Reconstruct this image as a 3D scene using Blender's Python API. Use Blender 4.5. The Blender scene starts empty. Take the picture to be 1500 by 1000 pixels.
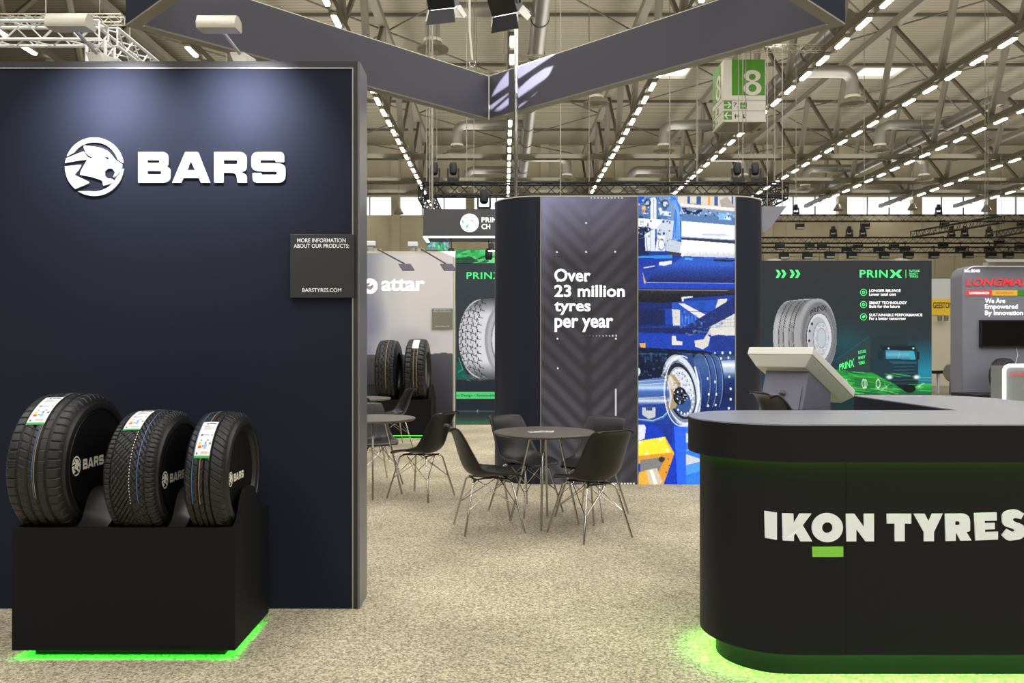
import bpy, bmesh, math, random
import numpy as np
from mathutils import Vector, Matrix
random.seed(7); np.random.seed(7)
S = bpy.context.scene
COL = S.collection
PI = math.pi
# ---------------------------------------------------------------- camera, world, exposure
F = 1200.0; EYE = 1.45; CX = 738.0; CY = 507.0     # focal length in pixels (1500 wide), eye height, vanishing point
cam = bpy.data.objects.new('camera', bpy.data.cameras.new('camera')); COL.objects.link(cam)
cam.location = (0, 0, EYE); cam.rotation_euler = (PI / 2, 0, 0)
cam.data.sensor_width = 36; cam.data.lens = 36 * F / 1500
cam.data.shift_x = (750 - CX) / 1500; cam.data.shift_y = (CY - 500) / 1500
cam.data.clip_start = 0.05; cam.data.clip_end = 300
S.camera = cam
w = bpy.data.worlds.new('sky'); S.world = w; w.use_nodes = True
w.node_tree.nodes['Background'].inputs[0].default_value = (0.86, 0.93, 1.0, 1)
w.node_tree.nodes['Background'].inputs[1].default_value = 2.2
S.view_settings.view_transform = 'Standard'; S.view_settings.look = 'None'
S.view_settings.gamma = 1; S.view_settings.use_curve_mapping = False
S.view_settings.exposure = 0.0
S.cycles.max_bounces = 6; S.cycles.diffuse_bounces = 3; S.cycles.glossy_bounces = 3
S.cycles.transmission_bounces = 4; S.cycles.transparent_max_bounces = 6
S.cycles.sample_clamp_indirect = 3.0
S.cycles.caustics_reflective = False; S.cycles.caustics_refractive = False
HL = 9.5                                           # lamp rows hang HL above eye level
ROWS = [(-1.605 + 0.5445 * k) * HL for k in range(10)]
LAMP_Z = EYE + HL
def area(name, loc, rot, sx, sy, power, color, spread=PI):
    l = bpy.data.lights.new(name, 'AREA'); l.shape = 'RECTANGLE'; l.size = sx; l.size_y = sy
    l.energy = power; l.color = color; l.spread = spread
    o = bpy.data.objects.new(name, l); o.location = loc; o.rotation_euler = rot; COL.objects.link(o)
    return o
DOWN_W, UP_W = 1050, 1120
for k in range(0, 8):                              # the lamp rows over and behind the camera (above the frame)
    area('lamp_row_down', (ROWS[k], 4.5, LAMP_Z - .05), (0, 0, 0), .5, 33, DOWN_W, (1, .985, .96))
for k in range(0, 10):
    area('roof_fill_up', (ROWS[k] + 2.58, 24, LAMP_Z + .35), (PI, 0, 0), 2.4, 62, UP_W, (1, .955, .86))  # added upward fill in free space between the rows, brightens the roof
def P(px, py, Y): return Vector(((px - CX) * Y / F, Y, EYE - (py - CY) * Y / F))
def YF(py, z=0.0): return (EYE - z) * F / (py - CY)
# ---------------------------------------------------------------- materials
def lin(c):
    c = c / 255 if c > 1.0 else c
    return c / 12.92 if c <= .04045 else ((c + .055) / 1.055) ** 2.4
def L3(c): return tuple(lin(float(v)) for v in c)
MATS = {}
def mat(name, col, rough=.5, metal=0, spec=.5, noise=None, bump=None, coat=0, emit=0, ecol=None):
    """col in sRGB 0-255; noise=(scale, amount) colour grain; bump=(scale, strength, distance)"""
    if name in MATS: return MATS[name]
    m = bpy.data.materials.new(name); m.use_nodes = True; nt = m.node_tree; b = nt.nodes['Principled BSDF']
    c = L3(col); b.inputs['Base Color'].default_value = (*c, 1)
    b.inputs['Roughness'].default_value = rough; b.inputs['Metallic'].default_value = metal
    b.inputs['Specular IOR Level'].default_value = spec
    if coat: b.inputs['Coat Weight'].default_value = coat; b.inputs['Coat Roughness'].default_value = .1
    tc = nt.nodes.new('ShaderNodeTexCoord')
    if noise:
        n = nt.nodes.new('ShaderNodeTexNoise'); n.inputs['Scale'].default_value = noise[0]; n.inputs['Detail'].default_value = 4
        nt.links.new(tc.outputs['Object'], n.inputs['Vector'])
        r = nt.nodes.new('ShaderNodeValToRGB'); a = noise[1]
        r.color_ramp.elements[0].position = .3; r.color_ramp.elements[1].position = .7
        r.color_ramp.elements[0].color = (*[v * (1 - a) for v in c], 1); r.color_ramp.elements[1].color = (*[min(1, v * (1 + a)) for v in c], 1)
        nt.links.new(n.outputs['Fac'], r.inputs['Fac']); nt.links.new(r.outputs['Color'], b.inputs['Base Color'])
    if bump:
        n = nt.nodes.new('ShaderNodeTexNoise'); n.inputs['Scale'].default_value = bump[0]; n.inputs['Detail'].default_value = 3
        nt.links.new(tc.outputs['Object'], n.inputs['Vector'])
        q = nt.nodes.new('ShaderNodeBump'); q.inputs['Strength'].default_value = bump[1]; q.inputs['Distance'].default_value = bump[2]
        nt.links.new(n.outputs['Fac'], q.inputs['Height']); nt.links.new(q.outputs['Normal'], b.inputs['Normal'])
    if emit:
        b.inputs['Emission Color'].default_value = (*L3(ecol or col), 1); b.inputs['Emission Strength'].default_value = emit
    MATS[name] = m
    return m
def print_mat(name, emit, rough=.6, base=1.0):
    m = bpy.data.materials.new(name); m.use_nodes = True; nt = m.node_tree; b = nt.nodes['Principled BSDF']
    a = nt.nodes.new('ShaderNodeVertexColor'); a.layer_name = 'Col'
    b.inputs['Roughness'].default_value = rough
    if base: nt.links.new(a.outputs['Color'], b.inputs['Base Color'])
    if base != 1.0:
        b.inputs['Base Color'].default_value = (.008, .008, .008, 1); b.inputs['Specular IOR Level'].default_value = .12
        for l in list(nt.links):
            if l.to_socket == b.inputs['Base Color']: nt.links.remove(l)
    if emit:
        nt.links.new(a.outputs['Color'], b.inputs['Emission Color']); b.inputs['Emission Strength'].default_value = emit
    MATS[name] = m
    return m
M = {}
M['navy'] = mat('navy textile', (32, 36, 51), .8, noise=(900, .12), spec=.12)
M['navy_dark'] = mat('dark navy laminate', (34, 38, 52), .45, spec=.25)
M['frame_black'] = mat('black frame', (52, 53, 57), .4, metal=.3)
M['alu'] = mat('aluminium', (190, 190, 190), .3, metal=.9)
M['side_grey'] = mat('grey satin side', (118, 118, 124), .3, metal=.25)
M['black'] = mat('black laminate', (15, 16, 20), .55, spec=.18, noise=(400, .1))
M['counter_black'] = mat('black counter laminate', (22, 23, 28), .5, spec=.2, noise=(300, .08))
M['counter_top'] = mat('counter top laminate', (130, 134, 145), .27, spec=.6)
M['rubber'] = mat('tyre rubber', (29, 29, 32), .42, noise=(60, .2), spec=.45)
M['rubber_side'] = mat('sidewall rubber', (20, 20, 22), .42)
M['disc_black'] = mat('black disc', (9, 9, 11), .6, spec=.2)
M['led_floor'] = mat('lime floor led', (170, 255, 90), .5, emit=46, ecol=(132, 255, 92))
M['led_soft'] = mat('soft green led', (90, 255, 80), .5, emit=6, ecol=(60, 255, 50))
M['ring_under'] = mat('ring underside', (112, 109, 98), .5)
M['white'] = mat('white acrylic', (238, 243, 252), .4)
M['white_glow'] = mat('white lit letters', (255, 255, 255), .4, emit=1.0)
M['cream_print'] = mat('cream print', (232, 230, 215), .5)
M['green_print'] = mat('green print', (122, 196, 62), .5, emit=.12)
M['led_green'] = mat('green led', (90, 255, 80), .5, emit=26, ecol=(40, 255, 50))
M['led_lime'] = mat('lime led', (140, 255, 60), .5, emit=19, ecol=(150, 255, 60))
M['scoop'] = mat('satin black scoop', (34, 34, 37), .28, spec=.8)
M['chrome'] = mat('chrome', (190, 188, 182), .16, metal=1.0)
M['shell'] = mat('chair shell plastic', (23, 22, 22), .33, spec=.42)
M['tabletop'] = mat('table top', (92, 88, 82), .4)
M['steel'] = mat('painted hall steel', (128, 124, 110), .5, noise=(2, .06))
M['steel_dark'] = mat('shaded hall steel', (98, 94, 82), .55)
M['duct'] = mat('galvanised duct', (150, 148, 142), .38, metal=.55)
M['rig_black'] = mat('black rigging', (40, 40, 44), .4, metal=.4)
M['rig_silver'] = mat('silver rigging', (226, 226, 228), .35, metal=.25)
M['cable'] = mat('steel cable', (150, 147, 136), .4, metal=.5)
M['lamp_body'] = mat('lamp housing', (196, 192, 180), .35, metal=.4)
M['beige'] = mat('beige wall panel', (204, 196, 172), .7, noise=(1.5, .04))
M['beige2'] = mat('beige wall joint', (132, 124, 102), .8)
M['cream'] = mat('cream plastic', (226, 225, 218), .45)
M['purple_grey'] = mat('purple grey metal', (108, 108, 128), .45)
M['fascia'] = mat('ring fabric', (68, 67, 80), .62, noise=(200, .05))
M['strip_white'] = mat('white strip', (215, 212, 196), .4)
M['booth_grey'] = mat('booth grey', (132, 134, 148), .45)
M['sign_white'] = mat('sign white', (226, 223, 214), .5)
M['sign_green'] = mat('sign green', (76, 148, 30), .5)
M['sign_black'] = mat('sign black', (30, 30, 30), .5)
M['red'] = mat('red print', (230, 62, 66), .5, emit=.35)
M['lamp_on'] = mat('lamp diffuser', (255, 252, 240), .5, emit=30, ecol=(255, 246, 228))
M['flood_on'] = mat('flood diffuser', (255, 252, 240), .5, emit=12, ecol=(255, 250, 244))
M['sky_pane'] = mat('skylight pane', (240, 240, 235), .5, emit=1.1, ecol=(250, 250, 244))
M['glass_pane'] = None
M['led_white'] = mat('white led', (255, 255, 255), .5, emit=5)
M['gloss_floor'] = mat('gloss black floor', (50, 54, 56), .15)
M['screen'] = mat('dark screen', (14, 14, 17), .12)
M['green_lit'] = mat('green lit print', (70, 222, 120), .5, emit=.75)
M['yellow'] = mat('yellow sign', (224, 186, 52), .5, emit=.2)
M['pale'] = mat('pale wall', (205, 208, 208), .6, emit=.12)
m = bpy.data.materials.new('window glass'); m.use_nodes = True; nt = m.node_tree
gl = nt.nodes['Principled BSDF']; gl.inputs['Roughness'].default_value = .05; gl.inputs['Base Color'].default_value = (.8, .9, .95, 1)
tr = nt.nodes.new('ShaderNodeBsdfTransparent'); mx = nt.nodes.new('ShaderNodeMixShader'); mx.inputs[0].default_value = .08
nt.links.new(tr.outputs[0], mx.inputs[1]); nt.links.new(gl.outputs[0], mx.inputs[2]); nt.links.new(mx.outputs[0], nt.nodes['Material Output'].inputs[0])
M['glass_pane'] = m
def carpet_mat(name, c0, c1, c2, scale):
    m = bpy.data.materials.new(name); m.use_nodes = True; nt = m.node_tree; b = nt.nodes['Principled BSDF']
    b.inputs['Roughness'].default_value = .95; b.inputs['Specular IOR Level'].default_value = .1
    tc = nt.nodes.new('ShaderNodeTexCoord')
    n1 = nt.nodes.new('ShaderNodeTexNoise'); n1.inputs['Scale'].default_value = scale; n1.inputs['Detail'].default_value = 5; n1.inputs['Roughness'].default_value = .75
    n2 = nt.nodes.new('ShaderNodeTexNoise'); n2.inputs['Scale'].default_value = 1.4; n2.inputs['Detail'].default_value = 3
    r1 = nt.nodes.new('ShaderNodeValToRGB'); e = r1.color_ramp.elements
    e[0].position = .40; e[0].color = (*L3(c0), 1); e[1].position = .60; e[1].color = (*L3(c2), 1)
    q = e.new(.5); q.color = (*L3(c1), 1)
    mr = nt.nodes.new('ShaderNodeMapRange'); mr.inputs['To Min'].default_value = .82; mr.inputs['To Max'].default_value = 1.16
    mr.inputs['From Min'].default_value = .3; mr.inputs['From Max'].default_value = .7
    mx = nt.nodes.new('ShaderNodeVectorMath'); mx.operation = 'SCALE'
    bp = nt.nodes.new('ShaderNodeBump'); bp.inputs['Strength'].default_value = .8; bp.inputs['Distance'].default_value = .01
    for n in (n1, n2): nt.links.new(tc.outputs['Object'], n.inputs['Vector'])
    nt.links.new(n1.outputs['Fac'], r1.inputs['Fac']); nt.links.new(n2.outputs['Fac'], mr.inputs['Value'])
    nt.links.new(r1.outputs['Color'], mx.inputs[0]); nt.links.new(mr.outputs['Result'], mx.inputs['Scale'])
    nt.links.new(mx.outputs[0], b.inputs['Base Color'])
    nt.links.new(n1.outputs['Fac'], bp.inputs['Height']); nt.links.new(bp.outputs['Normal'], b.inputs['Normal'])
    return m
M['carpet'] = carpet_mat('booth carpet', (126, 118, 101), (186, 175, 151), (228, 217, 192), 85)
M['hall_floor'] = mat('hall floor', (140, 136, 124), .5, noise=(3, .1))
def deck_mat():
    m = bpy.data.materials.new('roof deck'); m.use_nodes = True; nt = m.node_tree; b = nt.nodes['Principled BSDF']
    b.inputs['Roughness'].default_value = .6
    tc = nt.nodes.new('ShaderNodeTexCoord'); wv = nt.nodes.new('ShaderNodeTexWave'); wv.bands_direction = 'Y'; wv.wave_type = 'BANDS'
    wv.inputs['Scale'].default_value = 1.15; wv.inputs['Distortion'].default_value = 0
    nt.links.new(tc.outputs['Object'], wv.inputs['Vector'])
    r = nt.nodes.new('ShaderNodeValToRGB'); r.color_ramp.elements[0].color = (*L3((132, 126, 108)), 1); r.color_ramp.elements[1].color = (*L3((154, 147, 127)), 1)
    nt.links.new(wv.outputs['Fac'], r.inputs['Fac']); nt.links.new(r.outputs['Color'], b.inputs['Base Color'])
    bp = nt.nodes.new('ShaderNodeBump'); bp.inputs['Strength'].default_value = .3; bp.inputs['Distance'].default_value = .04
    nt.links.new(wv.outputs['Fac'], bp.inputs['Height']); nt.links.new(bp.outputs['Normal'], b.inputs['Normal'])
    return m
M['deck'] = deck_mat()
# ---------------------------------------------------------------- mesh builder
class B:
    def __init__(s): s.v = []; s.f = []
    def add(s, vs, fs):
        o = len(s.v); s.v += [tuple(q) for q in vs]; s.f += [tuple(i + o for i in f) for f in fs]; return s
    def box(s, x0, x1, y0, y1, z0, z1):
        return s.add([(x0, y0, z0), (x1, y0, z0), (x1, y1, z0), (x0, y1, z0), (x0, y0, z1), (x1, y0, z1), (x1, y1, z1), (x0, y1, z1)],
                     [(0, 3, 2, 1), (4, 5, 6, 7), (0, 1, 5, 4), (1, 2, 6, 5), (2, 3, 7, 6), (3, 0, 4, 7)])
    def hexa(s, c):   # 8 corners, bottom 4 then top 4
        return s.add(c, [(0, 3, 2, 1), (4, 5, 6, 7), (0, 1, 5, 4), (1, 2, 6, 5), (2, 3, 7, 6), (3, 0, 4, 7)])
    def obox(s, c, ax, ay, az):
        c = Vector(c); ax = Vector(ax); ay = Vector(ay); az = Vector(az)
        return s.hexa([c - ax - ay - az, c + ax - ay - az, c + ax + ay - az, c - ax + ay - az, c - ax - ay + az, c + ax - ay + az, c + ax + ay + az, c - ax + ay + az])
    def beam(s, p, q, wd, ht):
        p = Vector(p); q = Vector(q); d = (q - p); n = d.normalized()
        up = Vector((0, 0, 1)) if abs(n.z) < .95 else Vector((0, 1, 0))
        a = n.cross(up).normalized(); b = a.cross(n)
        return s.obox((p + q) / 2, a * wd / 2, d / 2, b * ht / 2)
    def tube(s, pts, r, n=8, caps=True):
        pts = [Vector(p) for p in pts]; rings = []; rs = r if isinstance(r, (list, tuple)) else [r] * len(pts)
        t0 = (pts[1] - pts[0]).normalized(); up = Vector((0, 0, 1)) if abs(t0.z) < .9 else Vector((1, 0, 0))
        u = t0.cross(up).normalized()
        vs = []; 
        for i, p in enumerate(pts):
            if i == 0: t = t0
            elif i == len(pts) - 1: t = (pts[i] - pts[i - 1]).normalized()
            else: t = ((pts[i] - pts[i - 1]).normalized() + (pts[i + 1] - pts[i]).normalized()).normalized()
            u = (u - t * u.dot(t)).normalized(); w_ = t.cross(u)
            vs += [p + (u * math.cos(2 * PI * k / n) + w_ * math.sin(2 * PI * k / n)) * rs[i] for k in range(n)]
        fs = [(i * n + k, i * n + (k + 1) % n, (i + 1) * n + (k + 1) % n, (i + 1) * n + k) for i in range(len(pts) - 1) for k in range(n)]
        if caps: fs += [tuple(reversed(range(n))), tuple(range((len(pts) - 1) * n, len(pts) * n))]
        return s.add(vs, fs)
    def lathe(s, prof, c=(0, 0, 0), n=32, axis='z', caps=True):   # prof: (radius, along)
        vs = []
        for r, a in prof:
            for k in range(n):
                x, y = r * math.cos(2 * PI * k / n), r * math.sin(2 * PI * k / n)
                p = (x, y, a) if axis == 'z' else ((a, x, y) if axis == 'x' else (x, a, y))
                vs.append((p[0] + c[0], p[1] + c[1], p[2] + c[2]))
        fs = [(i * n + k, i * n + (k + 1) % n, (i + 1) * n + (k + 1) % n, (i + 1) * n + k) for i in range(len(prof) - 1) for k in range(n)]
        if caps: fs += [tuple(reversed(range(n))), tuple(range((len(prof) - 1) * n, len(prof) * n))]
        return s.add(vs, fs)
    def prism(s, poly, fn0, fn1):     # poly 2D, fn maps 2D to 3D at both ends
        n = len(poly)
        return s.add([fn0(*p) for p in poly] + [fn1(*p) for p in poly],
                     [tuple(reversed(range(n))), tuple(range(n, 2 * n))] + [(i, (i + 1) % n, n + (i + 1) % n, n + i) for i in range(n)])
def obj(name, b, m, parent=None, smooth=None, bevel=0, kind=None, label=None, recalc=True):
    me = bpy.data.meshes.new(name)
    off = Vector(parent_loc(parent)) if parent else Vector((0, 0, 0))
    me.from_pydata([Vector(v) - off for v in b.v], [], b.f)
    if recalc:
        bm = bmesh.new(); bm.from_mesh(me); bmesh.ops.recalc_face_normals(bm, faces=bm.faces); bm.to_mesh(me); bm.free()
    me.materials.append(m)
    if smooth is not None: me.shade_smooth(); me.set_sharp_from_angle(angle=math.radians(smooth))
    o = bpy.data.objects.new(name, me); COL.objects.link(o)
    if parent: o.parent = parent
    if bevel:
        md = o.modifiers.new('bevel', 'BEVEL'); md.width = bevel; md.segments = 2; md.limit_method = 'ANGLE'
    if kind: o['kind'] = kind
    if label: o['label'] = label
    return o
def parent_loc(p):
    l = Vector((0, 0, 0))
    while p: l += Vector(p.location); p = p.parent
    return l
def thing(name, label, cat, loc=(0, 0, 0), rz=0, group=None):
    o = bpy.data.objects.new(name, None); o.empty_display_size = .1; COL.objects.link(o)
    o.location = loc; o.rotation_euler = (0, 0, rz); return tag(o, label, cat, group)
def tag(o, label, cat, group=None):
    o['label'] = label; o['category'] = cat
    if group: o['group'] = group
    return o
def dup(root, loc, rz=None, label=None, group=None):
    r = root.copy(); COL.objects.link(r); r.location = loc
    if rz is not None: r.rotation_euler = (0, 0, rz)
    if label: r['label'] = label
    if group: r['group'] = group
    for ch in KIDS(root):
        c = ch.copy(); COL.objects.link(c); c.parent = r
        for g in KIDS(ch):
            d = g.copy(); COL.objects.link(d); d.parent = c
    return r
def KIDS(o): return [c for c in COL.objects if c.parent == o]
# ---------------------------------------------------------------- flat shapes, letters, prints
def rp(pts, seg=5):   # rounded polygon: (x, y[, radius])
    out = []; n = len(pts)
    for i in range(n):
        p = Vector(pts[i][:2]); r = pts[i][2] if len(pts[i]) > 2 else 0
        if r <= 0: out.append(tuple(p)); continue
        a = Vector(pts[i - 1][:2]) - p; b = Vector(pts[(i + 1) % n][:2]) - p
        la, lb = a.length, b.length; a.normalize(); b.normalize()
        d = min(r, la * .499, lb * .499)
        s0, s1 = p + a * d, p + b * d
        for k in range(seg + 1):
            t = k / seg; q = s0 * (1 - t) ** 2 + p * 2 * t * (1 - t) + s1 * t ** 2
            # pull towards a circular arc
            out.append(tuple(q * .82 + (s0 * (1 - t) + s1 * t) * .0 + q * .18))
    return out
def arc(cx, cy, r, a0, a1, n=20, ry=None):   # degrees, y up in angle but y down in coordinates
    ry = ry or r
    return [(cx + r * math.cos(math.radians(a0 + (a1 - a0) * k / n)), cy - ry * math.sin(math.radians(a0 + (a1 - a0) * k / n))) for k in range(n + 1)]
def curve_mesh(polys, depth):   # 2D polylines (y down) -> filled, extruded mesh data
    c = bpy.data.curves.new('shape', 'CURVE'); c.dimensions = '2D'; c.fill_mode = 'BOTH'; c.extrude = depth / 2
    for pl in polys:
        sp = c.splines.new('POLY'); sp.points.add(len(pl) - 1); sp.use_cyclic_u = True
        for i, q in enumerate(pl): sp.points[i].co = (q[0], -q[1], 0, 1)
    return _to_mesh(c)
def _to_mesh(c):
    o = bpy.data.objects.new('tmp', c); COL.objects.link(o)
    me = bpy.data.meshes.new_from_object(o); bpy.data.objects.remove(o)
    return me
def place_flat(me, name, m, parent, fn, off=0.0, **kw):   # fn(x, y_down, out)
    me.name = name
    loc = parent_loc(parent) if parent else Vector((0, 0, 0))
    for v in me.vertices: v.co = Vector(fn(v.co.x, -v.co.y, v.co.z + off)) - loc
    me.materials.clear(); me.materials.append(m)
    o = bpy.data.objects.new(name, me); COL.objects.link(o)
    if parent: o.parent = parent
    for k, v in kw.items(): o[k] = v
    return o
def text_mesh(s, bold=.012, depth=.0, space=1.0, size=1.0):
    c = bpy.data.curves.new('text', 'FONT'); c.body = s; c.offset = bold; c.extrude = depth; c.space_character = space; c.resolution_u = 3
    return _to_mesh(c)
def text(s, x0, x1, y0, y1, fn, m, parent, bold=.012, name='lettering', out=.002, space=1.0, depth=0, shear=0, label=None):
    """fit the text's bounding box to x0..x1, y0 (top)..y1 (bottom) given in the coordinates that fn maps"""
    me = text_mesh(s, bold, 0, space)
    if not len(me.vertices): return None
    a = np.array([v.co[:] for v in me.vertices]); lo = a.min(0); hi = a.max(0)
    sx = (x1 - x0) / (hi[0] - lo[0]); sy = (y1 - y0) / (hi[1] - lo[1])
    if depth:
        bm = bmesh.new(); bm.from_mesh(me)
        r = bmesh.ops.extrude_face_region(bm, geom=bm.faces[:]); 
        for g in r['geom']:
            if isinstance(g, bmesh.types.BMVert): g.co.z += depth
        bm.to_mesh(me); bm.free()
    for v in me.vertices:
        x = x0 + (v.co.x - lo[0]) * sx; y = y1 - (v.co.y - lo[1]) * sy
        x += shear * (y1 - y)
        v.co = (x, -y, v.co.z)
    o = place_flat(me, name, m, parent, fn, out)
    if label: o['label'] = label
    return o
def front(Y): return lambda x, y, o: (P(x, y, Y).x, Y - o, P(x, y, Y).z)      # photo pixels on a wall that faces the camera
def scaled(fn, x0, y0, k): return lambda x, y, o: fn(x0 + x / k, y0 + y / k, o)
# logo and letters of the left wall, in pixels of a 4.1667x enlargement
def big_cat():
    ring = arc(247, 228, 178, 159, 7, 30) + arc(247, 228, 150, 17, 144, 26)
    ring2 = arc(247, 228, 178, 237, 356, 30) + [(412, 250), (402, 272)] + arc(247, 228, 150, 333, 260, 20)
    head = rp([(70, 205), (77, 175), (182, 135), (192, 152), (206, 170), (235, 177), (232, 168), (212, 160), (195, 140), (182, 108, 4), (188, 98, 4), (285, 112, 30), (330, 130, 20),
               (358, 165, 10), (375, 186), (418, 212, 3), (414, 240, 8), (398, 262, 8), (382, 283), (362, 292, 5), (375, 262, 8), (360, 240, 12), (335, 236, 12), (312, 252, 12), (308, 282, 12),
               (328, 300, 10), (352, 300, 6), (366, 312), (348, 330, 6), (302, 343, 3), (298, 312, 14), (232, 290, 8), (160, 276, 5), (168, 250, 5), (206, 184, 2), (150, 190)])
    eye = [(304, 166), (338, 172), (334, 178), (341, 187), (322, 180)]
    neck = [(70, 226), (165, 216), (128, 278), (214, 320), (210, 330), (130, 364)] + arc(247, 228, 178, 229, 179, 10)
    return [ring, ring2, head, eye, neck]
def letters_bars():
    o = []
    o += [rp([(515, 138, 3), (697, 138, 46), (697, 215, 14), (688, 226, 3), (710, 240, 20), (710, 325, 46), (515, 325, 3)]),
          rp([(570, 187, 3), (645, 187, 9), (645, 205, 9), (570, 205, 3)]), rp([(570, 253, 3), (656, 253, 10), (656, 275, 10), (570, 275, 3)])]
    o += [rp([(722, 325, 2), (802, 138, 7), (878, 138, 7), (952, 325, 2), (897, 325, 2), (885, 296, 5), (790, 296, 5), (776, 325, 2)]), [(836, 194), (862, 249), (810, 249)]]
    o += [rp([(978, 138, 3), (1175, 138, 48), (1175, 248, 30), (1142, 262, 4), (1175, 276, 24), (1177, 325, 2), (1120, 325, 2), (1112, 264, 44), (1035, 264, 0), (1035, 325, 2), (978, 325, 2)]),
          rp([(1035, 187, 2), (1120, 187, 12), (1120, 213, 12), (1035, 213, 2)])]
    o += [rp([(1204, 138, 46), (1404, 138, 40), (1404, 199, 2), (1352, 199, 2), (1350, 187, 6), (1258, 187, 8), (1258, 207, 8), (1340, 207), (1412, 212, 50), (1412, 325, 46), (1212, 325, 44), (1212, 266, 2),
              (1264, 266, 2), (1266, 277, 5), (1360, 277, 8), (1360, 257, 8), (1280, 257), (1204, 250, 48)])]
    return o
def letters_ikon():   # pixels of a 3.947x enlargement from (1120, 740)
    o = [[(10, 38), (74, 44), (74, 201), (12, 194)],
         [(103, 46), (164, 46), (166, 103), (200, 46), (268, 46), (218, 113), (273, 206), (205, 206), (178, 158), (167, 173), (167, 204), (105, 203)],
         arc(360, 127, 90, 0, 350, 34, 84), arc(360, 127, 31, 0, 350, 20, 31),
         [(468, 47), (516, 47), (572, 124), (572, 47), (629, 47), (629, 206), (580, 206), (527, 135), (527, 206), (470, 206)],
         [(704, 47), (844, 47), (844, 103), (806, 103), (806, 205), (748, 205), (748, 103), (704, 103)],
         [(858, 47), (922, 47), (945, 92), (966, 47), (1026, 46), (975, 152), (975, 205), (917, 205), (917, 152)],
         rp([(1040, 47), (1184, 45, 50), (1184, 148, 34), (1163, 152), (1192, 201), (1128, 202), (1106, 160), (1101, 160), (1101, 203), (1042, 204)]),
         rp([(1098, 90), (1125, 90, 12), (1125, 113, 12), (1098, 113)]),
         [(1209, 43), (1337, 39), (1337, 86), (1268, 88), (1268, 101), (1326, 99), (1326, 136), (1270, 138), (1270, 153), (1345, 150), (1345, 195), (1214, 201)],
         rp([(1478, 78), (1440, 70, 8), (1428, 80, 6), (1440, 92, 8), (1500, 112, 30), (1500, 190, 45), (1400, 205, 40), (1366, 170), (1396, 134), (1430, 152, 8), (1444, 146, 6), (1434, 134, 8),
             (1370, 115, 30), (1366, 35, 45), (1450, 18, 40), (1496, 46)])]
    return o
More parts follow.
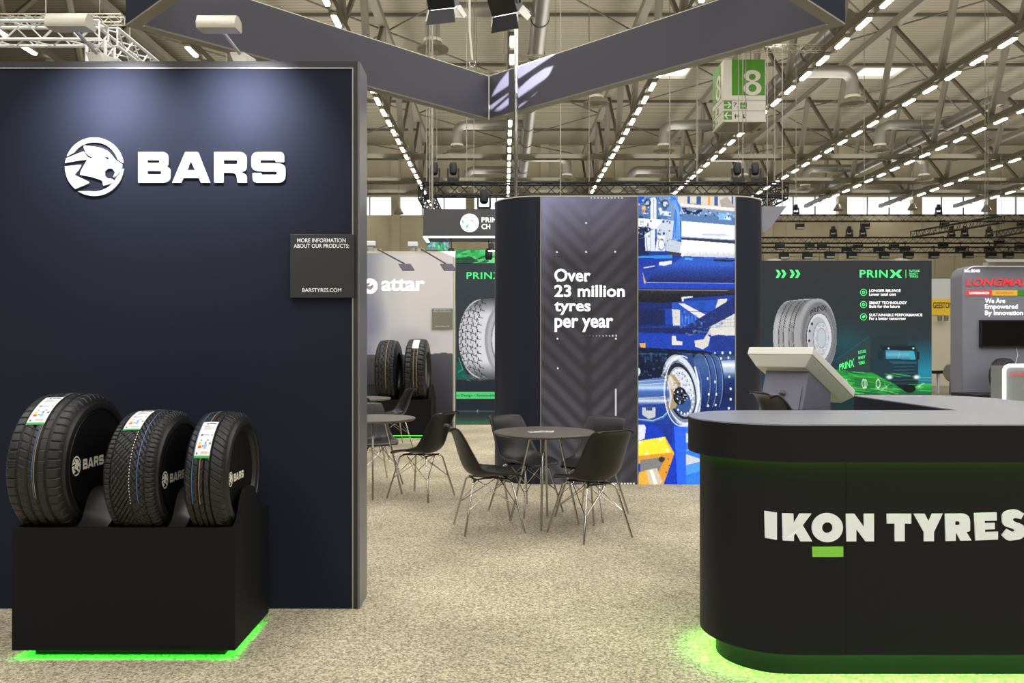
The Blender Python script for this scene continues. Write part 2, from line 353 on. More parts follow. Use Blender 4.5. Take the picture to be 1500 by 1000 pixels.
class Canvas:   # a flat print worked out point by point; colours in sRGB 0-255; coordinates in photo pixels
    def __init__(s, x0, y0, x1, y1, res, bg):
        s.x0, s.y0, s.x1, s.y1 = x0, y0, x1, y1
        s.nx = int((x1 - x0) * res) + 1; s.ny = int((y1 - y0) * res) + 1
        s.X, s.Yy = np.meshgrid(np.linspace(x0, x1, s.nx), np.linspace(y0, y1, s.ny))
        s.a = np.zeros((s.ny, s.nx, 3)) + np.array(bg, float); s.res = res
    def put(s, mask, col, al=1.0):
        mk = np.clip(mask.astype(float), 0, 1)[..., None] * al
        s.a = s.a * (1 - mk) + np.array(col, float) * mk
    def inside(s, pts):
        ins = np.zeros(s.X.shape, bool); n = len(pts); j = n - 1
        for i in range(n):
            xi, yi = pts[i]; xj, yj = pts[j]
            if yi != yj: ins ^= ((yi > s.Yy) != (yj > s.Yy)) & (s.X < (xj - xi) * (s.Yy - yi) / (yj - yi) + xi)
            j = i
        return ins
    def poly(s, pts, col, al=1.0): s.put(s.inside(pts), col, al)
    def rect(s, x0, y0, x1, y1, col, al=1.0): s.put((s.X >= x0) & (s.X <= x1) & (s.Yy >= y0) & (s.Yy <= y1), col, al)
    def ell(s, cx, cy, rx, ry, col, al=1.0, rot=0, inner=0, soft=0):
        c, q = math.cos(rot), math.sin(rot); dx, dy = s.X - cx, s.Yy - cy
        d = np.sqrt(((dx * c + dy * q) / rx) ** 2 + ((-dx * q + dy * c) / ry) ** 2)
        if soft: s.put(np.clip((1 - d) / soft, 0, 1), col, al)
        else: s.put((d <= 1) & (d >= inner), col, al)
    def line(s, p, q, wd, col, al=1.0, soft=0):
        (x0, y0), (x1, y1) = p, q; dx, dy = x1 - x0, y1 - y0; l2 = dx * dx + dy * dy or 1e-6
        t = np.clip(((s.X - x0) * dx + (s.Yy - y0) * dy) / l2, 0, 1)
        d = np.hypot(s.X - x0 - t * dx, s.Yy - y0 - t * dy)
        if soft: s.put(np.clip(1 - (d - wd / 2) / soft, 0, 1), col, al)
        else: s.put(np.clip(.5 + (wd / 2 - d) * s.res, 0, 1), col, al)
    def path(s, pts, wd, col, al=1.0, soft=0):
        for a, b in zip(pts, pts[1:]): s.line(a, b, wd, col, al, soft)
    def vgrad(s, pts, stops, al=1.0, horiz=False):   # stops: (coordinate, colour)
        m_ = s.inside(pts) if pts else np.ones(s.X.shape, bool); t = s.X if horiz else s.Yy
        xs = [q[0] for q in stops]; col = np.stack([np.interp(t, xs, [q[1][k] for q in stops]) for k in range(3)], -1)
        mk = m_[..., None] * al; s.a = s.a * (1 - mk) + col * mk
    def grain(s, amt, cell=1, seed=0, mask=None):
        r = np.random.RandomState(seed); g = r.rand(s.ny // cell + 2, s.nx // cell + 2) - .5
        g = np.repeat(np.repeat(g, cell, 0), cell, 1)[:s.ny, :s.nx]
        if mask is not None: g = g * mask
        s.a = np.clip(s.a + g[..., None] * amt, 0, 255)
    def mesh(s, name, fn, m, parent, off=0.003, **kw):
        loc = np.array(parent_loc(parent)) if parent else np.zeros(3)
        c = [np.array(fn(x, y, off)) for x, y in ((s.x0, s.y0), (s.x1, s.y0), (s.x0, s.y1), (s.x1, s.y1))]
        u = ((s.X - s.x0) / (s.x1 - s.x0))[..., None]; v = ((s.Yy - s.y0) / (s.y1 - s.y0))[..., None]
        co = (c[0] * (1 - u) * (1 - v) + c[1] * u * (1 - v) + c[2] * (1 - u) * v + c[3] * u * v) - loc
        if kw.get('warp'): co = kw.pop('warp')(u[..., 0], v[..., 0]) - loc
        return grid_mesh(name, co, s.a, m, parent, **kw)
def grid_mesh(name, co, rgb, m, parent, wrap=False, smooth=False, **kw):
    ny, nx = co.shape[:2]
    me = bpy.data.meshes.new(name); idx = np.arange(ny * nx).reshape(ny, nx)
    if wrap:
        idx = np.vstack([idx, idx[:1]])
    q = np.stack([idx[:-1, :-1], idx[1:, :-1], idx[1:, 1:], idx[:-1, 1:]], -1).reshape(-1, 4)
    me.vertices.add(ny * nx); me.vertices.foreach_set('co', co.reshape(-1).astype(np.float32))
    me.loops.add(q.size); me.loops.foreach_set('vertex_index', q.reshape(-1).astype(np.int32))
    me.polygons.add(len(q)); me.polygons.foreach_set('loop_start', np.arange(0, q.size, 4, dtype=np.int32))
    me.update(calc_edges=True)
    if rgb is not None:
        at = me.color_attributes.new('Col', 'FLOAT_COLOR', 'POINT'); c = np.clip(rgb / 255, 0, 1)
        c = np.where(c <= .04045, c / 12.92, ((c + .055) / 1.055) ** 2.4)
        at.data.foreach_set('color', np.concatenate([c, np.ones(c.shape[:2] + (1,))], -1).reshape(-1).astype(np.float32))
    if smooth: me.shade_smooth()
    me.materials.append(m)
    o = bpy.data.objects.new(name, me); COL.objects.link(o)
    if parent: o.parent = parent
    for k, v_ in kw.items(): o[k] = v_
    return o
# ================================================================ THE HALL
HX0, HX1, HY0, HY1 = -34.0, 52.0, -14.0, 57.0
ROOF = EYE + 1.47 * HL
fl = obj('floor', B().box(HX0, HX1, HY0, HY1, -.2, 0), M['hall_floor'], kind='structure')
cp = obj('carpet', B().box(-9, 9, -3, 15.1, 0, .006), M['carpet']); tag(cp, 'beige and grey flecked carpet covering the exhibition stand', 'carpet'); cp['kind'] = 'structure'
ceil = obj('ceiling', B().box(HX0, HX1, HY0, HY1, ROOF, ROOF + .2), M['deck'], kind='structure')
for k in range(-6, 10):
    y = (2.98 + .64 * k) * HL
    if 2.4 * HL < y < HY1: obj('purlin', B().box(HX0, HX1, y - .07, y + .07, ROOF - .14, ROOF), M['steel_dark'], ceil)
WX = [ROWS[0] + 5.17 * k - 2.6 for k in range(-3, 14)]      # wall columns between the lamp rows
zb, zt = EYE + 192 * HY1 / F, EYE + 219 * HY1 / F
wb = obj('wall_back', B().box(HX0, HX1, HY1, HY1 + .3, 0, zb).box(HX0, HX1, HY1, HY1 + .3, zt, ROOF), M['beige'], kind='structure')
for x in WX:
    if HX0 < x < HX1:
        obj('column', B().box(x - .3, x + .3, HY1 - .25, HY1 + .3, 0, ROOF), M['beige2'] if False else M['beige'], wb)
        b = B()
        for k in (1, 2): b.box(x + .3 + k * 1.52 - .04, x + .3 + k * 1.52 + .04, HY1 + .05, HY1 + .15, zb, zt)
        obj('mullion', b, M['duct'], wb)
        obj('window_pane', B().box(x + .3, min(x + 4.87, HX1), HY1 + .18, HY1 + .2, zb, zt), M['glass_pane'], wb)
# wall panels that can be told apart, with recessed joints
pm = {}
for i in range(-8, 36):
    x = -10.2 + i * 1.34
    if -11 < x < 38:
        for j in range(5):
            z = 3.2 + j * 1.5
            if z + 1.46 > zb: continue
            if 'p' not in pm:
                pm['p'] = obj('wall_panel', B().box(0, 1.3, HY1 - .05, HY1, 0, 1.46), M['beige'], wb).data
                pm['o'] = [o for o in COL.objects if o.data == pm['p']][0]; pm['o'].location = (x, 0, z); continue
            o = bpy.data.objects.new('wall_panel', pm['p']); COL.objects.link(o); o.parent = wb; o.location = (x, 0, z)
obj('wall_left', B().box(HX0 - .3, HX0, HY0, HY1, 0, ROOF), M['beige'], kind='structure')
obj('wall_right', B().box(HX1, HX1 + .3, HY0, HY1, 0, ROOF), M['beige'], kind='structure')
obj('wall_front', B().box(HX0, HX1, HY0 - .3, HY0, 0, ROOF), M['beige'], kind='structure')
# service beams across the hall at lamp height
for i, (yy, zz, tt) in enumerate([(2.375 * HL, LAMP_Z + .35, .32), (4.53 * HL, LAMP_Z + .3, .28), (5.15 * HL, LAMP_Z + .2, .34), (5.55 * HL, LAMP_Z + .25, .3), (5.85 * HL, LAMP_Z + .9, .5)]):
    b_ = obj('cross_beam', B().box(-26, 44, yy - tt / 2, yy + tt / 2, zz, zz + tt), M['steel'])
    tag(b_, ['long grey beam across the hall at the top edge of the view', 'long grey beam across the hall behind the hanging number sign', 'grey beam across the hall in front of the far duct outlets',
             'grey beam across the hall just before the far windows', 'deep beam across the hall directly over the far windows'][i], 'beam')
# ---- roof trusses: bottom chord, top chord, posts and diagonals
ROWNAME = ['far left row above the silver rig', 'row running over the logo wall', 'row just right of the logo wall', 'row behind the upright steel pole', 'row left of the hanging number sign',
           'row passing behind the hanging number sign', 'row leaving the picture at the upper right corner', 'second row down the right edge', 'third row down the right edge', 'lowest row at the right edge']
ORD = ['first', 'second', 'third', 'fourth', 'fifth', 'sixth', 'seventh', 'eighth', 'ninth', 'tenth', 'eleventh', 'twelfth', 'thirteenth', 'fourteenth', 'fifteenth', 'sixteenth', 'seventeenth', 'eighteenth', 'nineteenth',
       'twentieth', 'twenty-first', 'twenty-second', 'twenty-third', 'twenty-fourth']
ORDER = []      # (thing, row, wording): numbered at the end by what the camera sees
TZ = EYE + 1.354 * HL
def vis(x, y, z, mrg=60):
    if y < 1: return False
    px = CX + x * F / y; py = CY - (z - EYE) * F / y
    return -mrg < px < 1500 + mrg and py > -mrg
for r, x in enumerate(ROWS):
    y0 = max(2.0 * HL, abs(x) * F / 800 * .9)
    t = thing('roof_truss', 'grey steel roof truss of the ' + ROWNAME[r], 'truss', (x, y0, LAMP_Z))
    obj('bottom_chord', B().box(x - .13, x + .13, y0, HY1 - .1, LAMP_Z + .12, LAMP_Z + .34), M['steel'], t)
    obj('top_chord', B().box(x - .16, x + .16, y0, HY1 - .1, TZ, TZ + .3), M['steel'], t)
    for k in range(-4, 8):
        yb = (3.125 + .495 * k + (0.1 if r % 2 else 0)) * HL; yt = yb - .14 * HL; yn = yb + .355 * HL
        if yb < y0 + .2 or yb > HY1 - 1: continue
        if vis(x, yb, LAMP_Z, 500) or vis(x, yt, TZ, 500):
            obj('post', B().tube([(x, yb, LAMP_Z + .3), (x, max(yt, y0), TZ)], .14, 8), M['steel'], t, smooth=40)
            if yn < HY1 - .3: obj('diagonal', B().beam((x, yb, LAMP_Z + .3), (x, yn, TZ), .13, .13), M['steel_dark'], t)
# thin bracing rods under the roof
n_ = 0
for r, x in enumerate(ROWS[:-1]):
    for k in range(-1, 5):
        y = (2.98 + .64 * k) * HL
        if vis(x + 2.6, y + 3, TZ, 200):
            a_, c_ = ((x, y), (x + 5.17, y + 6.08)) if (r + k) % 2 else ((x + 5.17, y), (x, y + 6.08))
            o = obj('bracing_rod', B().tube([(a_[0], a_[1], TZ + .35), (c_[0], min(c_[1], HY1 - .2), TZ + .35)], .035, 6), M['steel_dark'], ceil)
# ---- strip lights
lb = B().box(-.09, .09, -.42, .42, .02, .12); ld = B().box(-.06, .06, -.39, .39, -.03, .02)
ph = [2.6, 2.62, 3.347, 3.68, 3.161, 2.542, 2.703, 2.65, 2.6, 2.7]
proto = None
for r, x in enumerate(ROWS):
    n = 0
    for k in range(-6, 22):
        y = (ph[r] + .1645 * k) * HL
        if y < 2.25 * HL or y > HY1 - .8 or not vis(x, y, LAMP_Z, 30): continue
        t = thing('ceiling_light', 'strip light hidden from view in the ' + ROWNAME[r], 'light', (x, y, LAMP_Z), 0, 'strip lights of the ' + ROWNAME[r])
        ORDER.append((t, r, '%s strip light from above in the ' + ROWNAME[r], (x, y, LAMP_Z - .03)))
        if proto is None:
            bo = B(); bo.v = [(a + x, b + y, c + LAMP_Z) for a, b, c in lb.v]; bo.f = lb.f
            di = B(); di.v = [(a + x, b + y, c + LAMP_Z) for a, b, c in ld.v]; di.f = ld.f
            proto = (obj('housing', bo, M['lamp_body'], t), obj('diffuser', di, M['lamp_on'], t))
        else:
            for q in proto:
                o = bpy.data.objects.new(q.name.split('.')[0], q.data); COL.objects.link(o); o.parent = t
# ---- air ducts with elbows and round outlets
DZ = EYE + 1.15 * HL
def outlet_profile(): return None
dl = ['silver air duct along the roof behind the steel pole', 'silver air duct along the roof above the hanging number sign', 'silver air duct along the roof at the upper right']
for i, dx in enumerate([.127 * HL, 1.2 * HL, 2.3 * HL]):
    d_ = thing('air_duct', dl[i], 'duct', (dx, 20, DZ))
    obj('main_pipe', B().tube([(dx, 22 if i == 0 else 20 + 8 * i, DZ), (dx, HY1 - .4, DZ)], .3, 20), M['duct'], d_, smooth=40)
    b = B()
    for k in range(10): b.lathe([(.3, -.03), (.325, -.03), (.325, .03), (.3, .03)], (dx, 24 + 3.3 * k, DZ), 20, 'y')
    obj('joint_ring', b, M['steel_dark'], d_, smooth=40, kind='stuff')
    outs = [(-1, 2.8), (-1, 4.25), (-1, 5.35), (1, 3.43), (1, 4.99)] if i < 2 else [(-1, 4.25), (-1, 5.3), (1, 4.99)]
    for s, yy in outs:
        y = yy * HL
        x1 = dx + s * (.37 if s < 0 else .26) * HL
        if i == 2 and s < 0: x1 = dx - .35 * HL
        if not vis(x1, y, DZ - 1.2, 20) or (i == 1 and yy == 2.8): continue
        pts = [(dx, y, DZ)] + [(x1 - s * .45, y, DZ)] + [(x1 - s * .45 + s * .45 * math.sin(a), y, DZ - .45 + .45 * math.cos(a)) for a in (.4, .8, 1.2, PI / 2)] + [(x1, y, DZ - .95)]
        br = obj('branch_pipe', B().tube(pts, .24, 18), M['duct'], d_, smooth=40)
        obj('outlet', B().lathe([(.24, -.95), (.3, -.97), (.3, -1.2), (.26, -1.22), (.52, -1.26), (.52, -1.31), (.2, -1.33), (.18, -1.27)], (x1, y, DZ), 24), M['lamp_body'], d_, smooth=40)
# ---- skylights
for i, (x, wd) in enumerate([(.885 * HL, 1.7), (1.99 * HL, 2.1), (-.3 * HL, 1.7)]):
    t = thing('skylight', ['bright roof skylight left of the hanging number sign', 'bright roof skylight at the upper right above the ducts', 'bright roof skylight over the suspended fabric ring'][i], 'skylight', (x, 4.33 * HL, ROOF))
    y0, y1 = 4.27 * HL, 4.27 * HL + 1.6
    b = B()
    for a0, a1, c0, c1 in ((x - wd / 2 - .08, x - wd / 2, y0 - .08, y1 + .08), (x + wd / 2, x + wd / 2 + .08, y0 - .08, y1 + .08), (x - wd / 2, x + wd / 2, y0 - .08, y0), (x - wd / 2, x + wd / 2, y1, y1 + .08)):
        b.box(a0, a1, c0, c1, ROOF - .2, ROOF)
    obj('frame', b, M['lamp_body'], t)
    obj('pane', B().box(x - wd / 2, x + wd / 2, y0, y1, ROOF - .05, ROOF - .02), M['sky_pane'], t)
# ---- rigging trusses
def rig(name, label, p, q, s, m, r=.025, pitch=None, hang=True, group=None):
    p = Vector(p); q = Vector(q); d = (q - p).normalized(); L = (q - p).length
    up = Vector((0, 0, 1)) if abs(d.z) < .9 else Vector((0, 1, 0)); a = d.cross(up).normalized(); u = a.cross(d)
    t = thing(name, label, 'rigging truss', tuple(p), 0, group)
    cs = [(a * i + u * j) * s / 2 for i, j in ((-1, -1), (1, -1), (1, 1), (-1, 1))]
    for c in cs: obj('chord', B().tube([p + c, q + c], r, 8), m, t, smooth=40)
    pitch = pitch or s; n = max(2, int(round(L / pitch)));
    for f in range(4):
        b = B(); c0, c1 = cs[f], cs[(f + 1) % 4]
        for k in range(n):
            x0 = p + d * (L * k / n); x1 = p + d * (L * (k + 1) / n)
            A, C = (c0, c1) if k % 2 else (c1, c0)
            b.tube([x0 + A, x1 + C], r * .45, 5, False)
        b.tube([p + c0, p + c1], r * .6, 5); b.tube([q + c0, q + c1], r * .6, 5)
        obj('lacing', b, m, t, kind='stuff')
    if hang and abs(d.z) < .9:
        for f in (.12, .88):
            q_ = p + d * L * f; obj('sling', B().tube([q_ + Vector((0, 0, s / 2)), (q_.x, q_.y, TZ + .28)], .010, 5), M['cable'], t)
    return t
SB, SS = M['rig_black'], M['rig_silver']
z1 = EYE + 229 * 20 / F
rig('rigging_truss', 'black box truss hanging across the hall just above the curved pavilion', (-1.97, 20, z1), (6.9, 20, z1), .30, SB)
rig('rigging_truss', 'black box truss running away from the left end above the hanging header box', (-1.97, 20.35, z1), (-1.97, 24.6, z1), .30, SB)
rig('rigging_truss', 'black box truss running away behind the right end of the pavilion top', (6.9, 20.35, z1), (6.9, 24.6, z1), .30, SB)
rig('rigging_truss', 'black box truss closing the far side of the black rig over the pavilion', (-1.97, 24.8, z1), (6.9, 24.8, z1), .30, SB)
zs = EYE + 458 * 13 / F
rig('rigging_truss', 'thick silver box truss running left above the dark logo wall', (-14, 13, zs), (-6.35, 13, zs), .29, SS, .027)
rig('rigging_truss', 'silver box truss going back from the corner of the silver rig', (-6.35, 13.15, zs), (-6.35, 19.5, zs), .29, SS, .027)
rig('rigging_truss', 'upright silver truss leg under the silver rig corner', (-6.35, 12.9, 0), (-6.35, 12.9, zs - .2), .29, SS, .027)
rig('rigging_truss', 'thin pale truss hanging high up behind the silver rig', (-14, 20, EYE + 478 * 20 / F), (-9.3, 20, EYE + 478 * 20 / F), .20, M['strip_white'], .018)
rig('rigging_truss', 'thin pale truss seen over the corner of the suspended fabric ring', (-1.1, 28, EYE + 397 * 28 / F), (.2, 28, EYE + 397 * 28 / F), .22, M['strip_white'], .02)
rig('rigging_truss', 'thin pale truss hanging right of the vertical steel pole', (.1, 28, EYE + 420 * 28 / F), (2.0, 28, EYE + 420 * 28 / F), .22, M['strip_white'], .02)
rig('rigging_truss', 'thin pale truss hanging above the number sign below the ring', (7.4, 27, EYE + 436 * 27 / F), (11, 27, EYE + 436 * 27 / F), .2, M['strip_white'], .018)
zA, zB2, zC = EYE + 187.5 * 40 / F, EYE + 155 * 38 / F, EYE + 141 * 36 / F
rig('rigging_truss', 'long black truss hanging directly under the far windows', (9.5, 40, zA), (32, 40, zA), .30, SB, .021)
rig('rigging_truss', 'long black truss hanging midway up the far beige wall', (10, 38, zB2), (31, 38, zB2), .26, SB, .021)
rig('rigging_truss', 'lowest long black truss hanging before the far beige wall', (10, 36, zC), (30, 36, zC), .24, SB, .021)
rig('rigging_truss', 'slanting black truss rising to the right before the far wall', P(1338, 343, 37.3), P(1466, 321, 30), .26, SB, .021)
rig('rigging_truss', 'slanting black truss at the right edge before the far wall', P(1455, 344, 37.3), P(1570, 322, 30), .26, SB, .021)
def floodlight(px, py, Y, lab, ztruss, grp='black floodlights under the far trusses'):
    YT = Y; Y = Y - .42; c = P(px, py, Y)
    if c.z > ztruss - .35: c.z = min(c.z, ztruss + .1)
    hs_ = {40: .15, 38: .13, 36: .12}[YT]; zs_ = ztruss - hs_ - .015 if c.z + .16 < ztruss - hs_ else ztruss + hs_ - .015
    if zs_ < c.z + .16: c.z = zs_ - .17
    t = thing('floodlight', lab, 'floodlight', tuple(c), 0, grp)
    obj('housing', B().box(c.x - .19, c.x + .19, c.y - .1, c.y + .12, c.z - .14, c.z + .10), M['rig_black'], t)
    obj('lens', B().box(c.x - .17, c.x + .17, c.y - .125, c.y - .1, c.z - .13, c.z - .06), M['alu'], t)
    obj('bracket', B().box(c.x - .22, c.x - .2, c.y - .02, c.y + .02, c.z - .04, c.z + .14).box(c.x + .2, c.x + .22, c.y - .02, c.y + .02, c.z - .04, c.z + .14)
        .box(c.x - .22, c.x + .22, c.y - .02, c.y + .02, c.z + .14, c.z + .16).box(c.x - .015, c.x + .015, c.y - .015, c.y + .015, c.z + .16, zs_ + .03).box(c.x - .015, c.x + .015, c.y, YT - .10, zs_, zs_ + .03), M['rig_black'], t)
    return t
S5 = lambda cx, cy: (1110 + cx / 3.846, 300 + cy / 3.846)
for i_, (cx, cy) in enumerate([(237, 120), (605, 118), (1052, 115), (1488, 115)]): floodlight(*S5(cx, cy), 40, '%s black floodlight from the left under the truss below the far windows' % ORD[i_], zA, 'floodlights under the window truss')
for i_, (cx, cy) in enumerate([(125, 235), (293, 235), (362, 235), (500, 255), (565, 237), (680, 255), (768, 235), (830, 252), (1045, 228), (1143, 252), (1305, 252), (1360, 215), (1475, 240)]):
    floodlight(*S5(cx, cy), 38, '%s black floodlight from the left on the middle far truss' % ORD[i_], zB2, 'floodlights on the middle far truss')
for i_, (cx, cy) in enumerate([(148, 285), (280, 285), (405, 283), (530, 283), (713, 283), (850, 283), (993, 283), (1185, 282), (1315, 282), (1412, 282)]):
    floodlight(*S5(cx, cy), 36, '%s black floodlight from the left below the lowest far truss' % ORD[i_], zC, 'floodlights below the lowest far truss')
def moving_head(px, zt_, Y, lab, grp=None, k=1.0):      # stands on top of whatever has its upper side at zt_
    x = (px - CX) * Y / F; c = Vector((x, Y, zt_ + .36)); t = thing('moving_head', lab, 'stage light', (x, Y, zt_), 0, grp)
    obj('base', B().box(c.x - .14, c.x + .14, c.y - .12, c.y + .12, c.z - .36, c.z - .26), M['rig_black'], t)
    for s in (-1, 1): obj('yoke', B().box(c.x + s * .13 - .02, c.x + s * .13 + .02, c.y - .04, c.y + .04, c.z - .26, c.z - .02), M['rig_black'], t)
    obj('head', B().lathe([(.05, -.18), (.09, -.14), (.10, .04), (.08, .12)], tuple(c), 14), M['rig_black'], t, smooth=40)
heads = [(1110 + cx / 3.846, Y) for cx, Y in ((215, 40), (1018, 40))]
moving_head(heads[0][0], zA + .19, 40, 'black moving head light on the truss under the far windows, left one', 'moving heads on the window truss')
moving_head(heads[1][0], zA + .19, 40, 'black moving head light on the truss under the far windows, right one', 'moving heads on the window truss')
for i_, cx in enumerate((425, 515, 592, 1090, 1165, 1303)):
    moving_head(1110 + cx / 3.846, zB2 + .17, 38, '%s black moving head light from the left on the middle far truss' % ORD[i_], 'moving heads on the middle far truss')
for px, nm in ((636, 'at its left end'), (664, 'second from its left end'), (1080, 'second from its right end'), (1106, 'at its right end')):
    moving_head(px, z1 + .18, 20, 'black moving head light on the front truss over the pavilion, ' + nm, 'moving heads on the front black truss')
moving_head(709, EYE + 201 * 17 / F, 17.42, 'black spotlight standing on the hanging header box')
# suspension cables seen against the roof
for px, Y, py0, lab in [(1091, 25, 87, 'thin steel cable crossing the face of the hanging number sign'), (627, 24, 170, 'thin steel cable hanging left of the ring corner'),
                   (863, 24, 290, 'thin steel cable hanging right of the vertical pole'), (981, 24, 290, 'thin steel cable hanging under the ring left of the number sign'),
                   (1022, 24, 290, 'thin steel cable hanging beside the number sign'), (1166, 27, 300, 'thin steel cable hanging just right of the number sign'),
                   (1266, 27, 310, 'thin steel cable hanging over the dark poster wall'), (1443, 27, 320, 'thin steel cable hanging at the upper right')]:
    x = (px - CX) * Y / F; zlo = EYE + (CY - py0) * Y / F
    if px == 1091: continue
    o = obj('suspension_cable', B().tube([(x, Y, zlo), (x, Y, TZ)], .012, 5), M['cable']); tag(o, lab, 'cable')
# pendant lamps before the far windows, left side
for px, py in [(584, 312), (1228, 307), (1337, 306), (1445, 308)]:
    c = P(px, py, 50); t = thing('pendant_lamp', {584: 'bell-shaped pendant lamp before the far windows, left of the hanging header box', 1228: 'leftmost bell-shaped pendant lamp before the far windows on the right', 1337: 'middle bell-shaped pendant lamp before the far windows on the right', 1445: 'rightmost bell-shaped pendant lamp before the far windows on the right'}[px], 'lamp', tuple(c), 0, 'pendant lamps before the far windows')
    obj('shade', B().lathe([(.05, .35), (.12, .3), (.3, 0), (.28, -.06)], tuple(c), 14), M['duct'], t, smooth=40)
    obj('cord', B().tube([(c.x, c.y, c.z + .3), (c.x, c.y, ROOF)], .02, 5), M['cable'], t)
# ---- hanging number sign
Y = 25.0; x0, x1 = 322 * Y / F, 383.6 * Y / F; wS = x1 - x0; zt_, zb_ = EYE + 419.6 * Y / F, EYE + 328.3 * Y / F
sg = thing('hanging_sign', 'hanging white and green cube sign with a large number 8', 'sign', (x0, Y, zb_))
b = B()
for a0, a1, c0, c1 in ((x0, x1, Y, Y + .03), (x0, x1, Y + wS - .03, Y + wS), (x0, x0 + .03, Y + .03, Y + wS - .03), (x1 - .03, x1, Y + .03, Y + wS - .03)): b.box(a0, a1, c0, c1, zb_ + .04, zt_)
obj('panel', b, M['sign_white'], sg)
b = B()
for a0, a1, c0, c1 in ((x0, x1, Y - .01, Y + .08), (x0, x1, Y + wS - .08, Y + wS), (x0 - .01, x0 + .08, Y, Y + wS), (x1 - .08, x1 + .01, Y, Y + wS)): b.box(a0, a1, c0, c1, zb_, zb_ + .05)
obj('bottom_frame', b, M['strip_white'], sg)
obj('inner_tube', B().tube([(x0 + .2, Y + wS / 2, zb_ + .3), (x1 - .2, Y + wS / 2, zb_ + .3)], .05, 8), M['duct'], sg)
SC = scaled(front(Y), 1030, 80, 8.336)      # pixels of the sign's enlargement
# the enlargement's front face spans 250..765 by 65..825
fr = lambda x, y, o: (x0 + (x - 250) / 512 * wS, Y - o, zt_ - (y - 62) / 765 * (zt_ - zb_))
sd = lambda x, y, o: (x0 - o, Y + (1 - (x - 250) / 512) * wS, zt_ - (y - 62) / 765 * (zt_ - zb_))
for fn in (fr, sd):
    lo, hi = (350, 752) if fn is fr else (262, 640)
    b = B().prism([(lo, 62), (hi, 62), (hi, 500), (lo, 500)], lambda x, y: fn(x, y, .0), lambda x, y: fn(x, y, .006)); obj('green_field', b, M['sign_green'], sg)
    d8 = 0 if fn is fr else -60
    place_flat(curve_mesh([arc(598 + d8, 262, 101, 0, 350, 30, 72)[:-1], arc(598 + d8, 274, 42, 0, 350, 20, 38)[:-1]], 0), 'digit', M['sign_white'], sg, fn, .012)
    place_flat(curve_mesh([arc(600 + d8, 415, 110, 0, 350, 30, 85)[:-1], arc(600 + d8, 411, 50, 0, 350, 20, 47)[:-1]], 0), 'digit', M['sign_white'], sg, fn, .014)
    for y in (560, 690):
        obj('groove', B().prism([(250, y - 3), (762, y - 3), (762, y + 3), (250, y + 3)], lambda x, y: fn(x, y, 0), lambda x, y: fn(x, y, .005)), M['steel_dark'], sg)
    for y in (567, 697):
        obj('green_field', B().prism([(252, y), (350, y), (350, y + 100), (252, y + 100)], lambda x, y: fn(x, y, 0), lambda x, y: fn(x, y, .006)), M['sign_green'], sg)
    ar = [(255, 610), (318, 610), (295, 583), (308, 575), (345, 617), (308, 660), (295, 652), (318, 625), (255, 625)]
    place_flat(curve_mesh([ar], 0), 'arrow', M['sign_white'], sg, fn, .012)
    place_flat(curve_mesh([[(600 - x, y + 130) for x, y in ar]], 0), 'arrow', M['sign_white'], sg, fn, .012)
    text('7,', 368, 428, 590, 652, fn, M['sign_black'], sg, .0, out=.01)
    obj('green_field', B().prism([(452, 588), (532, 588), (532, 665), (452, 665)], lambda x, y: fn(x, y, 0), lambda x, y: fn(x, y, .006)), M['sign_green'], sg)
    obj('pictogram', B().prism([(465, 627), (520, 627), (520, 638), (465, 638)], lambda x, y: fn(x, y, .006), lambda x, y: fn(x, y, .011)), M['sign_white'], sg)
    for px in (393, 428):
        place_flat(curve_mesh([arc(px, 735, 7, 0, 340, 8)], 0), 'pictogram', M['sign_black'], sg, fn, .01)
        place_flat(curve_mesh([[(px - 13, 745), (px + 13, 745), (px + 9, 765), (px + 5, 765), (px + 4, 785), (px - 4, 785), (px - 5, 765), (px - 9, 765)]], 0), 'pictogram', M['sign_black'], sg, fn, .01)
    place_flat(curve_mesh([arc(496, 737, 7, 0, 340, 8)], 0), 'pictogram', M['sign_black'], sg, fn, .01)
    place_flat(curve_mesh([[(482, 748), (500, 745), (502, 760), (514, 775), (508, 783), (490, 783), (480, 770)]], 0), 'pictogram', M['sign_black'], sg, fn, .01)
obj('cable', B().tube([(x0 + wS * .5, Y - .12, zb_ - .1), (x0 + wS * .5, Y - .12, TZ)], .012, 6).tube([(x0 + .1, Y + .1, zt_), (x0 + .1, Y + .1, TZ)], .012, 6).tube([(x1 - .1, Y + wS - .1, zt_), (x1 - .1, Y + wS - .1, TZ)], .012, 6), M['cable'], sg)
# ================================================================ THE STAND
# ---- dark display wall with logo
WY = 4.51; wx1 = (527 - CX) * WY / F; wzt = EYE + 417 * WY / F; wx0 = -3.3
wl = thing('display_wall', 'tall dark navy display wall with a white lion head logo and letters', 'wall', (wx1, WY, 0))
obj('core', B().box(wx0, wx1 - .012, WY + .012, WY + .235, .006, wzt - .01), M['navy_dark'], wl)
obj('side_panel', B().box(wx1 - .012, wx1, WY, WY + .24, .006, wzt), M['side_grey'], wl, label='smooth grey end face of the wall')
obj('frame', B().box(wx1 - .035, wx1 - .012, WY - .004, WY + .012, .006, wzt).box(wx0, wx1 - .035, WY - .004, WY + .012, wzt - .035, wzt), M['frame_black'], wl)
obj('edge_trim', B().box(wx1 - .041, wx1 - .035, WY - .006, WY + .012, .006, wzt - .041).box(wx0, wx1 - .035, WY - .006, WY + .012, wzt - .041, wzt - .035), M['alu'], wl, label='thin silver edge strip')
obj('textile', B().box(wx0, wx1 - .041, WY, WY + .012, .006, wzt - .041), M['navy'], wl)
LG = scaled(front(WY), 80, 190, 4.1667)
place_flat(curve_mesh(big_cat(), .01), 'logo', M['white'], wl, LG, .006)
